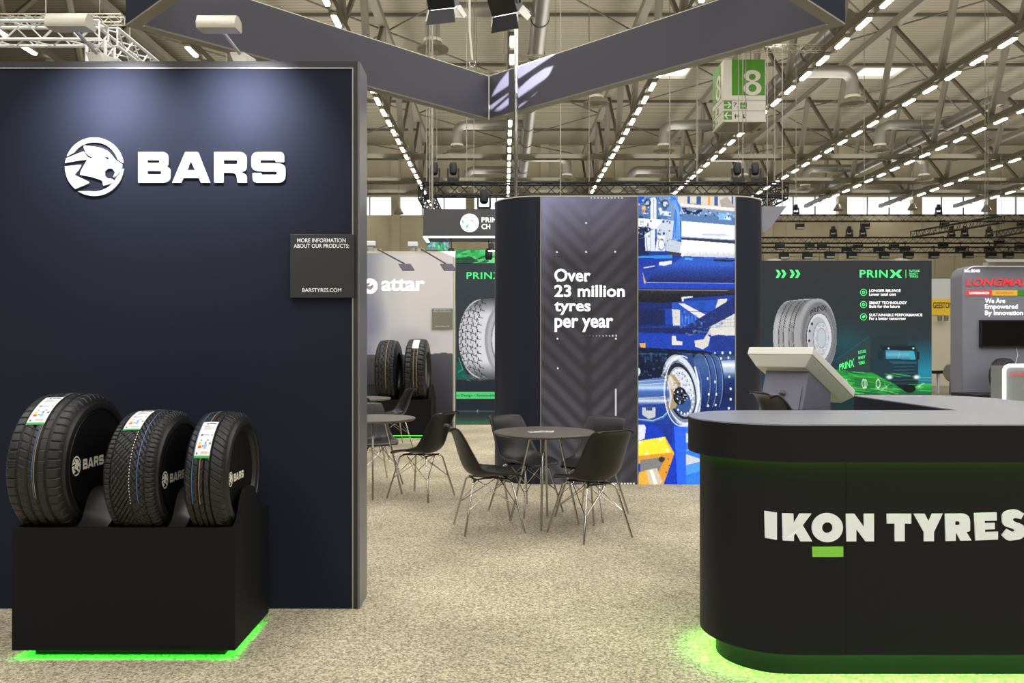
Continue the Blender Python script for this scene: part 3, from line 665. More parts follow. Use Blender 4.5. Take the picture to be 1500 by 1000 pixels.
place_flat(curve_mesh(letters_bars(), .01), 'lettering', M['white'], wl, LG, .006)
# small information panel
ip = thing('information_panel', 'small square dark information panel fixed on the navy wall', 'sign', tuple(P(472, 390, WY)))
a, c = P(425, 343, WY - .02), P(519, 436, WY - .02)
obj('board', B().box(a.x, c.x, WY - .022, WY - .001, c.z, a.z), M['frame_black'], ip, bevel=.002)
f = front(WY - .022)
text('MORE INFORMATION', 435.5, 506.5, 349, 355, f, M['white'], ip, .012)
text('ABOUT OUR PRODUCTS:', 430.5, 511.5, 357, 363.2, f, M['white'], ip, .012)
text('BARSTYRES.COM', 443, 500, 422, 427.5, f, M['white'], ip, .012)
# ---- arm lamps on wall tops
def arm_lamp(base, head, w_, lab, power, tgt=None, k=1.0, cable=True, mirror=1):
    base = Vector(base); head = Vector(head)
    t = thing('arm_spotlight', lab, 'lamp', tuple(base))
    obj('clamp', B().hexa([base + Vector(v) * k for v in ((-.04, -.05, 0), (.04, -.05, 0), (.04, .14, 0), (-.04, .14, 0), (-.05, -.10, .05), (.03, -.10, .05), (.04, .10, .08), (-.04, .10, .08))])
        .box(base.x - .025 * k, base.x + .025 * k, base.y - .02, base.y + .1 * k, base.z - .0, base.z + .03), M['lamp_body'], t, bevel=.006)
    obj('arm', B().tube([base + Vector((0, -.05, .05)) * k, head + Vector((0, .02, -.01))], .009 * k, 8), M['alu'], t, smooth=40)
    prof = [(-.055, .0), (-.035, .035), (.0, .042), (.045, .03), (.055, -.01), (.045, -.025), (-.05, -.03)]
    b = B().prism([(y * k, z * k) for y, z in prof], lambda y, z: (head.x - w_ / 2, head.y + y, head.z + z), lambda y, z: (head.x + w_ / 2, head.y + y, head.z + z))
    obj('head', b, M['lamp_body'], t, smooth=50)
    obj('diffuser', B().box(head.x - w_ / 2 + .012, head.x + w_ / 2 - .012, head.y + .052 * k, head.y + .060 * k, head.z - .016 * k, head.z + .010 * k), M['flood_on'], t)
    if cable:
        obj('cable', B().tube([base + Vector((.03, .1, .03)), base + Vector((.11, .1, .05)), base + Vector((.18, .12, .02)), base + Vector((.2, .14, -.005))], .004, 6), M['strip_white'], t)
        obj('cable', B().tube([base + Vector((-.03, .1, .03)), base + Vector((-.10, .1, .05)), base + Vector((-.18, .12, .015)), base + Vector((-.21, .14, -.005))], .004, 6), M['strip_white'], t)
    if power:
        l = area('lamp_beam', head + Vector((0, .065 * k, -.045 * k)), (0, 0, 0), w_ * .8, .05, power, (1, .98, 1.0), math.radians(100))
        d = Vector(tgt) - head; l.rotation_euler = d.to_track_quat('-Z', 'Y').to_euler()
    return t
for bx, hx, py, lab, tx in [(150, 103, 35, 'silver arm spotlight on the wall top above the lion head logo, the left one', 165), (357, 321, 37, 'silver arm spotlight on the wall top above the white letters, the right one', 356)]:
    Yh = 4.02
    hd = P(hx, py, Yh); bs = Vector(((bx - CX) * 4.6 / F, 4.6, wzt))
    if hx == 103: hd.x += 0
    arm_lamp(bs, hd, .19 if hx != 103 else .20, lab, 8.5, P(tx, 185, WY))
# ---- tyre stand
RY0, RY1 = 3.77, 4.31; RZ = .615; rx0, rx1 = -2.265, -1.238
TY = [dict(x=-2.125, w=.25, R=.342, y=4.03, kind=0, yaw=-.035), dict(x=-1.695, w=.235, R=.302, y=4.0, kind=1, yaw=-.04), dict(x=-1.363, w=.175, R=.298, y=3.995, kind=2, yaw=-.0)]
for t_ in TY: t_['z'] = .537 + t_['R']
st = thing('tyre_stand', 'black box stand with scooped top holding three tyres', 'stand', (-1.75, 4.05, 0))
hump = [(3.787, .615), (3.83, .632), (3.857, .666), (3.887, .722), (3.92, .755), (3.96, .770), (4.01, .772), (4.06, .757), (4.10, .72), (4.15, .66), (4.20, .63), (4.23, .618), (RY1, .615)]
def slot_prof(t_):
    pr = []
    R = t_['R'] + .012
    for k in range(25):
        y = RY0 + .03 + (RY1 - RY0 - .04) * k / 24; dz = R * R - (y - t_['y']) ** 2
        pr.append((y, min(RZ, t_['z'] - math.sqrt(max(dz, 0)))))
    return pr
segs = []; x = rx0 + .015
cuts = [(t_['x'] - t_['w'] / 2 - .022, t_['x'] + t_['w'] / 2 + .022, t_) for t_ in TY]
body = B()
def seg(xa, xb, top):
    poly = [(RY0 + .02, .088), (RY0 + .02, RZ)] + top + [(RY1, .088)]
    body.prism(poly, lambda y, z: (xa, y, z), lambda y, z: (xb, y, z))
px_ = rx0 + .014
for xa, xb, t_ in cuts:
    xb = min(xb, rx1 - .018)
    xa = max(xa, px_)
    if xa > px_ + .01: seg(px_, xa, hump)
    seg(xa, xb, slot_prof(t_)); px_ = xb
obj('scooped_top', body, M['scoop'], st, smooth=35)
obj('front_panel', B().box(rx0, rx1, RY0, RY0 + .02, .05, RZ), M['black'], st, bevel=.002)
obj('side_panel', B().prism([(RY0 + .02, .05), (RY0 + .02, RZ - .002)] + hump + [(RY1, .05)], lambda y, z: (rx1 - .018, y, z), lambda y, z: (rx1, y, z)), M['black'], st, smooth=35)
obj('side_panel', B().box(rx0, rx0 + .014, RY0 + .02, RY1, .05, RZ), M['black'], st)
obj('plinth', B().box(rx0 + .07, rx1 - .07, RY0 + .07, RY1 - .02, .006, .088), M['counter_black'], st)
g = B(); zz = .088
g.box(rx0 + .022, rx1 - .022, RY0 + .022, RY0 + .042, zz - .008, zz).box(rx1 - .042, rx1 - .022, RY0 + .042, RY1 - .03, zz - .008, zz).box(rx0 + .022, rx0 + .042, RY0 + .042, RY1 - .03, zz - .008, zz)
obj('led_strip', g, M['led_green'], st, label='glowing green light strip')
# ---- car tyres with real tread
def tread_depth(kind, u, v):   # u -1..1 across, v around in metres; returns 0..1 groove depth
    def band(c, hw, s=.006): return np.clip((hw + s - np.abs(u - c)) / s, 0, 1) if np.isscalar(c) else np.clip((hw + s - np.abs(u - c)) / s, 0, 1)
    def sipe(phase, pitch, wd): d = np.abs(((v + phase) / pitch) % 1 - .5) * pitch; return (d < wd).astype(float)
    g = np.zeros(np.broadcast(u, v).shape)
    if kind == 0:
        for c in (-.52, -.14, .2, .55): g = np.maximum(g, band(c, .042, .02))
        g = np.maximum(g, sipe(0, .042, .0028) * (np.abs(u) > .58) * .8)
        g = np.maximum(g, sipe(u * .05, .036, .0016) * (u < .16) * (u > -.5) * .6)
        g = np.maximum(g, sipe(0.02, .05, .0014) * (u > .22) * (u < .5) * .4)
    elif kind == 1:
        g = np.maximum(g, band(-.66, .02, .02)); g = np.maximum(g, band(.66, .028, .02)); g = np.maximum(g, band(.1, .02, .02))
        g = np.maximum(g, sipe(np.abs(u - .05) * .17, .030, .003) * (np.abs(u) < .64))
        g = np.maximum(g, sipe(.01 + u * .01, .024, .0024) * (np.abs(u) > .66) * .9)
        g = np.maximum(g, sipe(-np.abs(u - .05) * .10, .050, .002) * (np.abs(u) < .64) * .6)
    elif kind == 2:
        for c in (-.58, -.25, .05, .36): g = np.maximum(g, band(c, .03, .02))
        g = np.maximum(g, sipe(u * .06, .034, .002) * (np.abs(u) > .38) * .7)
        g = np.maximum(g, sipe(np.abs(u - .05) * .1, .045, .0018) * (np.abs(u) < .36) * .7)
    elif kind == 3:     # truck tyre, zigzag ribs
        for c in (-.6, -.2, .2, .6): g = np.maximum(g, np.clip((.075 + .02 - np.abs(u - c - .06 * np.sign(np.sin(v * 2 * PI / .11)))) / .02, 0, 1))
        g = np.maximum(g, sipe(0, .055, .004) * (np.abs(u) > .62))
    else:               # truck tyre, chunky blocks
        for c in (-.32, .0, .32): g = np.maximum(g, band(c, .03, .02))
        g = np.maximum(g, sipe(u * .03, .085, .008) * (np.abs(u) > .34)); g = np.maximum(g, sipe(.04, .085, .006) * (np.abs(u) < .3) * .8)
    return g
def tyre_tread(t, kind, R, w_, nv=840, nu=84, depth=.012, crown=.012):
    u = np.linspace(-1, 1, nu)[None, :]; th = np.arange(nv)[:, None] * 2 * PI / nv
    r = R - crown * np.abs(u) ** 2.2 - .02 * np.clip((np.abs(u) - .86) / .14, 0, 1) ** 2 * (R / .34)
    g = tread_depth(kind, u + 0 * th, th * R + 0 * u) * np.clip((1.0 - np.abs(u)) / .06, 0, 1)
    r = r - depth * g
    x = u * w_ / 2 + 0 * th
    co = np.stack([x + 0 * r, -r * np.cos(th), r * np.sin(th)], -1)
    return grid_mesh('tread', co, None, M['rubber'], t, wrap=True, smooth=False)
def sidewall_prof(R, w_, rr, s):
    h = w_ / 2
    return [(R - .0315 * R / .34, s * h), (R - .045 * R / .34, s * (h + .006)), (R * .86, s * (h + .010)), (R * .85, s * (h + .012)), (R * .78, s * (h + .014)), (rr + .03, s * (h + .006)), (rr + .028, s * (h + .009)), (rr + .012, s * (h + .004)), (rr, s * (h - .012)), (rr - .004, s * (h - .03))]
def car_tyre(d, lab):
    R, w_ = d['R'], d['w']; rr = R * .66
    t = thing('car_tyre', lab, 'tyre', (d['x'], d['y'], d['z']), d['yaw'])
    tyre_tread(t, d['kind'], R, w_)
    for s in (1, -1):
        b = B(); prof = sidewall_prof(R, w_, rr, s); b.lathe([(r, a) for r, a in prof], n=96, axis='x', caps=False)
        o = raw('sidewall', b, M['rubber_side'], t, 35)
    b = B().lathe([(rr - .004, -w_ / 2 + .03), (rr - .03, -w_ * .2), (rr - .03, w_ * .2), (rr - .004, w_ / 2 - .03)], n=72, axis='x', caps=False)
    raw('inner_liner', b, M['rubber_side'], t, 40)
    dr = rr + (.012 if d['kind'] < 2 else 0)
    xo = w_ / 2 + (.012 if d['kind'] < 2 else -.012)
    ds = raw('cover_disc', B().lathe([(dr, xo - .008), (dr, xo), (.001, xo)], n=72, axis='x', caps=False).lathe([(.001, xo - .008), (dr, xo - .008)], n=72, axis='x', caps=False), M['disc_black'], t, 30)
    k = d['logo']   # (centre y, z, height of the letters, overall width)
    def fn(x, y, o): return (xo + .001 + o, k[0] + (x - 740) / 1345 * k[2], k[1] - (y - 230) / 1345 * k[2] * k[3])
    for nm, sh in (('logo', big_cat()), ('lettering', letters_bars())):
        me = curve_mesh(sh, 0); o = place_local(me, nm, M['cream_print'], ds, fn)
    # valve mark lettering on the sidewall
    # adhesive label, bent over the tread
    a0, a1 = d['lab'][0], d['lab'][1]; u0, u1 = d['lab'][2], d['lab'][3]
    cv = Canvas(0, 0, 40, 90, 1.6, (232, 232, 236))
    cv.rect(0, 86, 40, 90, (40, 160, 70)); cv.rect(0, 84.5, 40, 86.5, (60, 170, 80))
    for (x_, y_, x2, y2, c_) in [(18, 4, 36, 8, (60, 60, 66)), (11, 3.5, 16, 8.5, (70, 70, 78)), (8, 13, 22, 15, (150, 150, 155)), (8, 17, 36, 19, (165, 165, 170)), (8, 21, 30, 23, (150, 150, 155)), (8, 26, 20, 27, (190, 190, 190)),
                                 (6, 36, 12, 40, (40, 60, 150)), (13, 37, 28, 39, (110, 120, 190)), (33, 37, 37, 40, (150, 150, 150)), (9, 50, 13, 52, (60, 60, 70)), (26, 50, 30, 52, (60, 60, 70)),
                                 (6, 56, 12, 59, (150, 200, 90)), (6, 59, 12.6, 62, (240, 220, 70)), (6, 62, 13.4, 65, (240, 160, 50)), (6, 65, 14.5, 69, (220, 60, 60)),
                                 (22, 54, 26, 60, (90, 130, 200)), (21, 60, 28, 70, (140, 185, 235)), (33, 56, 38, 60, (90, 90, 110)), (16, 62, 20, 66, (130, 130, 150)), (4, 78, 8, 82, (50, 60, 110)), (16, 76, 34, 81, (195, 195, 198))]:
        cv.rect(x_, y_, x2, y2, c_)
    ang = np.radians(np.linspace(a0, a1, cv.ny))[:, None]; U = np.linspace(u0, u1, cv.nx)[None, :]
    r = R + .0025 - .012 * np.abs(U) ** 2.2 + 0 * ang
    co = np.stack([U * w_ / 2 + 0 * ang, -r * np.cos(ang), r * np.sin(ang)], -1)
    grid_mesh('adhesive_label', co, cv.a, MATS['paper print'], t, label='white label with green lower edge')
    for uu, c_ in d['lines']:
        th = np.radians(np.linspace(-20, 100, 90)); b = B()
        for i in range(0, 89, 1):
            if c_ != M['line_blue'] and i % 2 and d['kind'] == 1: continue
            for e in (0, 1): pass
            q = [(uu * w_ / 2 - .0016, R - .004), (uu * w_ / 2 + .0016, R - .004)]
            b.add([(xx, -(R + .0006 - .012 * abs(uu) ** 2.2) * math.cos(t2), (R + .0006 - .012 * abs(uu) ** 2.2) * math.sin(t2)) for t2 in (th[i], th[i + 1]) for xx in (q[0][0], q[1][0])], [(0, 1, 3, 2)])
        raw('paint_line', b, c_, t, None)
    return t
def raw(name, b, m, parent, smooth=None, label=None):     # vertices already local to the parent
    me = bpy.data.meshes.new(name); me.from_pydata(b.v, [], b.f)
    bm = bmesh.new(); bm.from_mesh(me); bmesh.ops.recalc_face_normals(bm, faces=bm.faces); bm.to_mesh(me); bm.free()
    me.materials.append(m)
    if smooth: me.shade_smooth(); me.set_sharp_from_angle(angle=math.radians(smooth))
    o = bpy.data.objects.new(name, me); COL.objects.link(o); o.parent = parent
    if label: o['label'] = label
    return o
def place_local(me, name, m, parent, fn):
    me.name = name
    for v in me.vertices: v.co = fn(v.co.x, -v.co.y, 0)
    me.materials.clear(); me.materials.append(m)
    o = bpy.data.objects.new(name, me); COL.objects.link(o); o.parent = parent
    return o
print_mat('paper print', 0, .5)
M['line_white'] = mat('paint line white', (215, 215, 205), .6); M['line_blue'] = mat('paint line blue', (70, 110, 170), .6); M['line_tan'] = mat('paint line tan', (150, 130, 90), .6)
TY[0].update(logo=(-.10, .012, .28, 1.25), lab=(72, 38, -.5, .2), lines=[(.1, M['line_blue']), (.16, M['line_tan'])])
TY[1].update(logo=(-.10, -.01, .25, 1.2), lab=(80, 47, -.55, .15), lines=[(.12, M['line_white']), (.42, M['line_blue'])])
TY[2].update(logo=(-.055, -.012, .22, 1.2), lab=(60, 21, -.5, .3), lines=[(-.55, M['line_blue']), (-.16, M['line_tan'])])
labs = ['largest car tyre with straight grooves, left on the black box stand', 'car tyre with V-shaped tread, in the middle of the black box stand', 'narrowest car tyre, at the right end of the black box stand']
for d, l in zip(TY, labs): car_tyre(d, l)
# ---- reception counter
def rrect(x0, x1, y0, y1, r): return 0
def ell_outline(o):      # L-shaped outline with rounded ends, inset by o; drawn counter-clockwise
    R = .39 - o; c1 = (1.27, 3.87); c2 = (2.75, 3.87); c3 = (2.75, 5.22); pts = []
    for k in range(25): a = math.radians(90 + 180 * k / 24); pts.append((c1[0] + R * math.cos(a), c1[1] + R * math.sin(a)))
    for k in range(17): a = math.radians(270 + 90 * k / 16); pts.append((c2[0] + R * math.cos(a), c2[1] + R * math.sin(a)))
    for k in range(17): a = math.radians(0 + 90 * k / 16); pts.append((c3[0] + R * math.cos(a), c3[1] + R * math.sin(a)))
    for k in range(9): a = math.radians(90 + 90 * k / 8); pts.append((c3[0] - R + .10 + .10 * math.cos(a), c3[1] + R - .10 + .10 * math.sin(a)))
    pts.append((c3[0] - R, c1[1] + R))
    return pts
ct = thing('reception_counter', 'large black L-shaped reception counter with rounded ends and green glow', 'counter', (1.6, 3.9, 0))
def ring_strip(o0, o1, z0, z1):
    a, c = ell_outline(o0), ell_outline(o1); n = len(a); b = B()
    for z in (z0, z1): b.v += [(x, y, z) for x, y in a] + [(x, y, z) for x, y in c]
    for i in range(n):
        j = (i + 1) % n
        b.f += [(i, j, n + j, n + i), (2 * n + i, 2 * n + j, 3 * n + j, 3 * n + i), (i, j, 2 * n + j, 2 * n + i), (n + i, n + j, 3 * n + j, 3 * n + i)]
    return b
def slab(name, o, z0, z1, m, **kw):
    return obj(name, B().prism(ell_outline(o), lambda x, y: (x, y, z0), lambda x, y: (x, y, z1)), m, ct, smooth=30, **kw)
slab('plinth', .13, .006, .15, M['counter_black'])
slab('body', .055, .15, .99, M['counter_black'])
obj('body_skirt', ring_strip(.055, .068, .118, .15), M['counter_black'], ct, smooth=30)
slab('counter_slab', 0, .985, 1.112, M['counter_black'])
obj('slab_lip', ring_strip(0, .016, .957, .985), M['counter_black'], ct, smooth=30)
slab('top', 0.0, 1.112, 1.118, M['counter_top'], label='satin grey counter top')
obj('led_strip', ring_strip(.022, .046, .977, .985), M['led_lime'], ct, label='green light strip under the slab')
obj('led_strip', ring_strip(.075, .105, .142, .15), M['led_floor'] if 'led_floor' in M else M['led_lime'], ct, label='green light strip above the plinth')
# vertical joint in the front
obj('joint', B().box(1.4755, 1.477, 3.534, 3.5355, .118, .957), M['disc_black'], ct)
def on_counter(x, y, o):
    q = P(x, y, 3.535); X = q.x; Rb = .335 + o; 
    yy = 3.87 - Rb
    if X < 1.27: yy = 3.87 - math.sqrt(max(Rb * Rb - (X - 1.27) ** 2, 0))
    return (X, yy, q.z)
me = curve_mesh(letters_ikon(), .006)
bm = bmesh.new(); bm.from_mesh(me); bm.to_mesh(me); bm.free()
place_flat(me, 'lettering', M['white'], ct, lambda x, y, o: on_counter(1120 + x / 3.947, 740 + y / 3.947, o), .0035, label='white raised letters')
gr = curve_mesh([[(273, 238), (320, 238), (365, 238), (410, 237), (453, 237), (453, 296), (410, 297), (365, 297), (320, 297), (275, 297)]], .004)
place_flat(gr, 'green_bar', M['green_print'], ct, lambda x, y, o: on_counter(1120 + x / 3.947, 740 + y / 3.947, o), .0025, label='bright green bar under the letters')
# ---- kiosk behind the counter
kb = Vector((1.797, 4.75, 1.447)); e1 = Vector((-.707, .707, 0)); ch = .91; sh = .415
e2 = Vector((.707 * ch, .707 * ch, -sh)); nn = e1.cross(e2).normalized()
if nn.z < 0: nn = -nn
eh = Vector((.707, .707, 0))
ks = thing('touchscreen_kiosk', 'cream slanted touchscreen kiosk on a purple-grey body behind the counter', 'kiosk', (1.9, 5.0, 0))
W_, L_ = .41, .66
def slabpt(u, v, t_): return kb + e1 * u + e2 * v - nn * t_
b = B().hexa([slabpt(0, 0, .05), slabpt(0, L_, .05), slabpt(W_, L_, .05), slabpt(W_, 0, .05), slabpt(0, 0, 0), slabpt(0, L_, 0), slabpt(W_, L_, 0), slabpt(W_, 0, 0)])
obj('bezel', b, M['cream'], ks, bevel=.006)
i_ = .05
b = B().hexa([slabpt(i_, i_, .11), slabpt(i_, L_ - i_, .11), slabpt(W_ - i_, L_ - i_, .11), slabpt(W_ - i_, i_, .11), slabpt(.004, .004, .051), slabpt(.004, L_ - .004, .051), slabpt(W_ - .004, L_ - .004, .051), slabpt(W_ - .004, .004, .051)])
obj('rear_housing', b, M['cream'], ks, bevel=.004)
obj('screen', B().hexa([slabpt(.03, .03, 0), slabpt(.03, L_ - .03, 0), slabpt(W_ - .03, L_ - .03, 0), slabpt(W_ - .03, .03, 0), slabpt(.03, .03, -.002), slabpt(.03, L_ - .03, -.002), slabpt(W_ - .03, L_ - .03, -.002), slabpt(W_ - .03, .03, -.002)]), M['screen'], ks)
TR = Vector((1.80, 4.83, 1.316)); TL = TR + e1 * .27
def K(u, v, z): return TR + e1 * u + eh * v + Vector((0, 0, z - TR.z))
zf = TR.z - .30 * sh / ch
b = B().hexa([K(0, -.09, 1.08), K(0, .30, 1.08), K(.27, .30, 1.08), K(.27, -.09, 1.08), K(0, 0, TR.z), K(0, .30, zf), K(.27, .30, zf), K(.27, 0, TR.z)])
obj('body', b, M['purple_grey'], ks, bevel=.003)
obj('column', B().hexa([K(.02, -.06, .03), K(.02, .25, .03), K(.25, .25, .03), K(.25, -.06, .03), K(0.0, -.09, 1.08), K(0.0, .30, 1.08), K(.27, .30, 1.08), K(.27, -.09, 1.08)]), M['purple_grey'], ks)
obj('base_plate', B().hexa([K(-.06, -.06, .006), K(-.06, .33, .006), K(.33, .33, .006), K(.33, -.06, .006), K(-.06, -.06, .03), K(-.06, .33, .03), K(.33, .33, .03), K(.33, -.06, .03)]), M['purple_grey'], ks)
def Bk(u, t_): return TR + e1 * u + (Vector((0, 0, -(TR.z - 1.08))) + eh * -.09) * t_ - eh * .004
dr = B().hexa([Bk(.02, .45), Bk(.25, .45), Bk(.25, 1.0), Bk(.02, 1.0)] + [Bk(.02, .45) - eh * .006, Bk(.25, .45) - eh * .006, Bk(.25, 1.0) - eh * .006, Bk(.02, 1.0) - eh * .006])
hd = obj('door', dr, M['purple_grey'], ks, label='locked flap on the back of the kiosk')
c_ = Bk(.13, .62) - eh * .012
obj('lock', B().obox(c_, e1 * .018, eh * .008, (0, 0, .006)).obox(c_ + Vector((0, 0, -.03)), e1 * .006, eh * .008, (0, 0, .03)).obox(c_ + Vector((0, 0, -.055)), e1 * .02, eh * .01, (0, 0, .005)).lathe([(.012, -.006), (.012, .006)], tuple(c_ + Vector((0, 0, .012))), 10), M['chrome'], hd)
# ---- suspended square fabric ring
rt = [Vector((-.17, 9.5, 0)), Vector((-3.06, 6.63, 0)), Vector((-.17, 3.75, 0)), Vector((2.75, 6.6, 0))]
zb3, zt3 = EYE + 327 * 9.5 / F, EYE + 390 * 9.5 / F
rg = thing('hanging_ring', 'large square ring of dark fabric banners hanging overhead', 'banner', (-.17, 6.6, zb3))
cen = Vector((-.17, 6.6, 0)); TH = .10
for i in range(4):
    a, c = rt[i], rt[(i + 1) % 4]; d = (c - a).normalized(); n = Vector((-d.y, d.x, 0))
    if n.dot(cen - (a + c) / 2) < 0: n = -n        # n points inward
    ai, ci = a + (cen - a).normalized() * TH * 1.41, c + (cen - c).normalized() * TH * 1.41
    for nm, (p, q), off in (('banner', (ai, ci), .0), ('banner', (a, c), TH - .012)):
        nd = n * .012
        p = p if off == 0 else a; q = q if off == 0 else c
        s_ = -nd if off == 0 else nd
        b = B().hexa([p + Vector((0, 0, zb3 + .015)), q + Vector((0, 0, zb3 + .015)), q + s_ + Vector((0, 0, zb3 + .015)), p + s_ + Vector((0, 0, zb3 + .015)),
                      p + Vector((0, 0, zt3 - .008)), q + Vector((0, 0, zt3 - .008)), q + s_ + Vector((0, 0, zt3 - .008)), p + s_ + Vector((0, 0, zt3 - .008))])
        obj(nm, b, M['fascia'] if off == 0 else M['navy'], rg)
    for z0, z1, mm in ((zb3, zb3 + .015, 'ring_under'), (zt3 - .008, zt3, 'strip_white')):
        obj('edge_strip', B().hexa([a + Vector((0, 0, z0)), c + Vector((0, 0, z0)), ci + Vector((0, 0, z0)), ai + Vector((0, 0, z0)), a + Vector((0, 0, z1)), c + Vector((0, 0, z1)), ci + Vector((0, 0, z1)), ai + Vector((0, 0, z1))]), M[mm], rg)
for i in range(4):
    p = rt[i] + (cen - rt[i]).normalized() * TH * 1.43
    obj('corner_strip', B().tube([p + Vector((0, 0, zb3)), p + Vector((0, 0, zt3))], .010, 6), M['strip_white'], rg)
# slings
for (px, py, Y_, topx) in [(690, 105, 9.15, 683)]:
    c = P(692, 109, 9.2)
    c = Vector((c.x, 9.2 + .0, zt3 + .05))
    obj('shackle', B().tube([(c.x + .035 * math.cos(a), c.y, c.z + .035 + .035 * math.sin(a)) for a in [k * PI / 6 for k in range(13)]], .008, 6), M['chrome'], rg, smooth=60)
    obj('sling', B().tube([(c.x, c.y, c.z + .07), (c.x - .03, c.y, c.z + .4), (c.x - .1, c.y + .02, ROOF - .02)], .014, 6), M['strip_white'], rg)
for p in (Vector((-2.95, 6.63, 0)), Vector((2.64, 6.6, 0)), Vector((-.17, 3.87, 0))):
    obj('sling', B().tube([p + Vector((0, 0, zt3)), p + Vector((0, 0, ROOF - zt3 + zt3))], .012, 6), M['cable'], rg)
# ---- curved pavilion
TYY = 8.57; tx0, tx1 = -.10, 2.82; RR = .46; TD = 1.3; tz = EYE + 219 * TYY / F
def rr_out(x0, x1, y0, y1, r, n=14):
    o = []
    for cx, cy, a0 in ((x1 - r, y0 + r, 270), (x1 - r, y1 - r, 0), (x0 + r, y1 - r, 90), (x0 + r, y0 + r, 180)):
        o += [(cx + r * math.cos(math.radians(a0 + 90 * k / n)), cy + r * math.sin(math.radians(a0 + 90 * k / n))) for k in range(n + 1)]
    return o
pv = thing('round_cornered_pavilion', 'tall dark pavilion with rounded corners, a slogan and a lit machine photograph', 'display', (1.36, 9.2, 0))
obj('body', B().prism(rr_out(tx0, tx1, TYY, TYY + TD, RR), lambda x, y: (x, y, .006), lambda x, y: (x, y, tz)), M['navy_dark'], pv, smooth=30)
obj('top_rim', B().prism(rr_out(tx0 - .004, tx1 + .004, TYY - .004, TYY + TD, RR), lambda x, y: (x, y, tz), lambda x, y: (x, y, tz + .012)), M['strip_white'], pv, smooth=30)
for px in (792, 934, 1077): 
    q = P(px, 500, TYY); obj('edge_trim', B().box(q.x - .005, q.x + .005, TYY - .012, TYY, .01, tz), M['alu'], pv)
ov = obj('steel_pole', B().tube([(.135, 8.95, tz), (.135, 8.95, ROOF)], .022, 12), M['chrome'], smooth=60); tag(ov, 'slender upright steel pole rising from the pavilion top to the roof', 'pole')
# ---- chairs and tables
def shell_mesh(t, off=0.0):
    # side profile (forward, height) from the front lip to the top of the back, half width, edge lift
    pr = [(.235, .425, .17, .0), (.225, .437, .19, .004), (.17, .446, .212, .010), (.09, .444, .222, .022), (.0, .436, .228, .035), (-.08, .433, .23, .05), (-.14, .445, .228, .062), (-.18, .475, .225, .068),
          (-.205, .52, .222, .066), (-.225, .58, .218, .058), (-.245, .65, .212, .046), (-.265, .72, .204, .034), (-.283, .775, .196, .024), (-.298, .805, .188, .018), (-.315, .822, .178, .012), (-.332, .826, .165, .010)]
    P2 = np.array(pr); n = 46; tt = np.linspace(0, len(pr) - 1, n); Q = np.stack([np.interp(tt, range(len(pr)), P2[:, k]) for k in range(4)], -1)
    for _ in range(2): Q[1:-1] = (Q[:-2] + 2 * Q[1:-1] + Q[2:]) / 4
    tg = np.gradient(Q[:, :2], axis=0); tg /= np.linalg.norm(tg, axis=1)[:, None]
    nrm = np.stack([tg[:, 1], -tg[:, 0]], -1)          # points to the sitter's side
    W = 21; us = np.linspace(-1, 1, W); rows = []
    for i in range(n):
        hw, lift = Q[i, 2], Q[i, 3]
        k = abs(i / (n - 1) - .0)
        lift = lift * 1.3
        rows.append([(Q[i, 0] + nrm[i, 0] * lift * abs(u) ** 2.4, u * hw * (1 - .04 * abs(u) ** 6), Q[i, 1] + nrm[i, 1] * lift * abs(u) ** 2.4 - .045 * abs(u) ** 5 * max(0, (i - n * .78) / (n * .22)) ** 2) for u in us])
    b = B(); b.v = [p for r in rows for p in r]
    b.f = [(i * W + j, i * W + j + 1, (i + 1) * W + j + 1, (i + 1) * W + j) for i in range(n - 1) for j in range(W - 1)]
    b.v = [(x, y, z + off) for x, y, z in b.v]
    o = raw('shell', b, M['shell'], t, 60)
    md = o.modifiers.new('thickness', 'SOLIDIFY'); md.thickness = .012; md.offset = 0
    return o
def make_chair(lab):
    t = thing('shell_chair', lab, 'chair', group=None)
    shell_mesh(t)
    raw('mount_plate', B().tube([(-.13, -.11, .413), (-.13, .11, .413)], .008, 8).tube([(.13, -.11, .413), (.13, .11, .413)], .008, 8).tube([(-.13, -.11, .413), (.13, .11, .413)], .006, 6).tube([(-.13, .11, .413), (.13, -.11, .413)], .006, 6).lathe([(.03, .405), (.03, .43)], (0, 0, 0), 10), M['rig_black'], t, 40)
    for sx in (-1, 1):
        for sy in (-1, 1):
            top = Vector((sx * .125, sy * .10, .408)); k = Vector((sx * .155, sy * .135, .385)); ft = Vector((sx * .235, sy * .225, .008))
            raw('leg', B().tube([top, top.lerp(k, .6) + Vector((0, 0, .006)), k, ft], .0085, 8), M['chrome'], t, 50)
    lp = lambda sx, sy, f: Vector((sx * .155, sy * .135, .385)).lerp(Vector((sx * .235, sy * .225, .008)), f)
    for a, c in (((-1, -1), (-1, 1)), ((1, -1), (1, 1)), ((-1, -1), (1, -1)), ((-1, 1), (1, 1))):
        mid = (lp(*a, .3) + lp(*c, .3)) / 2
        raw('brace', B().tube([lp(*a, .5), Vector((c[0] * .10, c[1] * .085, .40))], .0035, 6), M['chrome'], t, 50)
        raw('brace', B().tube([lp(*c, .5), Vector((a[0] * .10, a[1] * .085, .40))], .0035, 6), M['chrome'], t, 50)
    return t
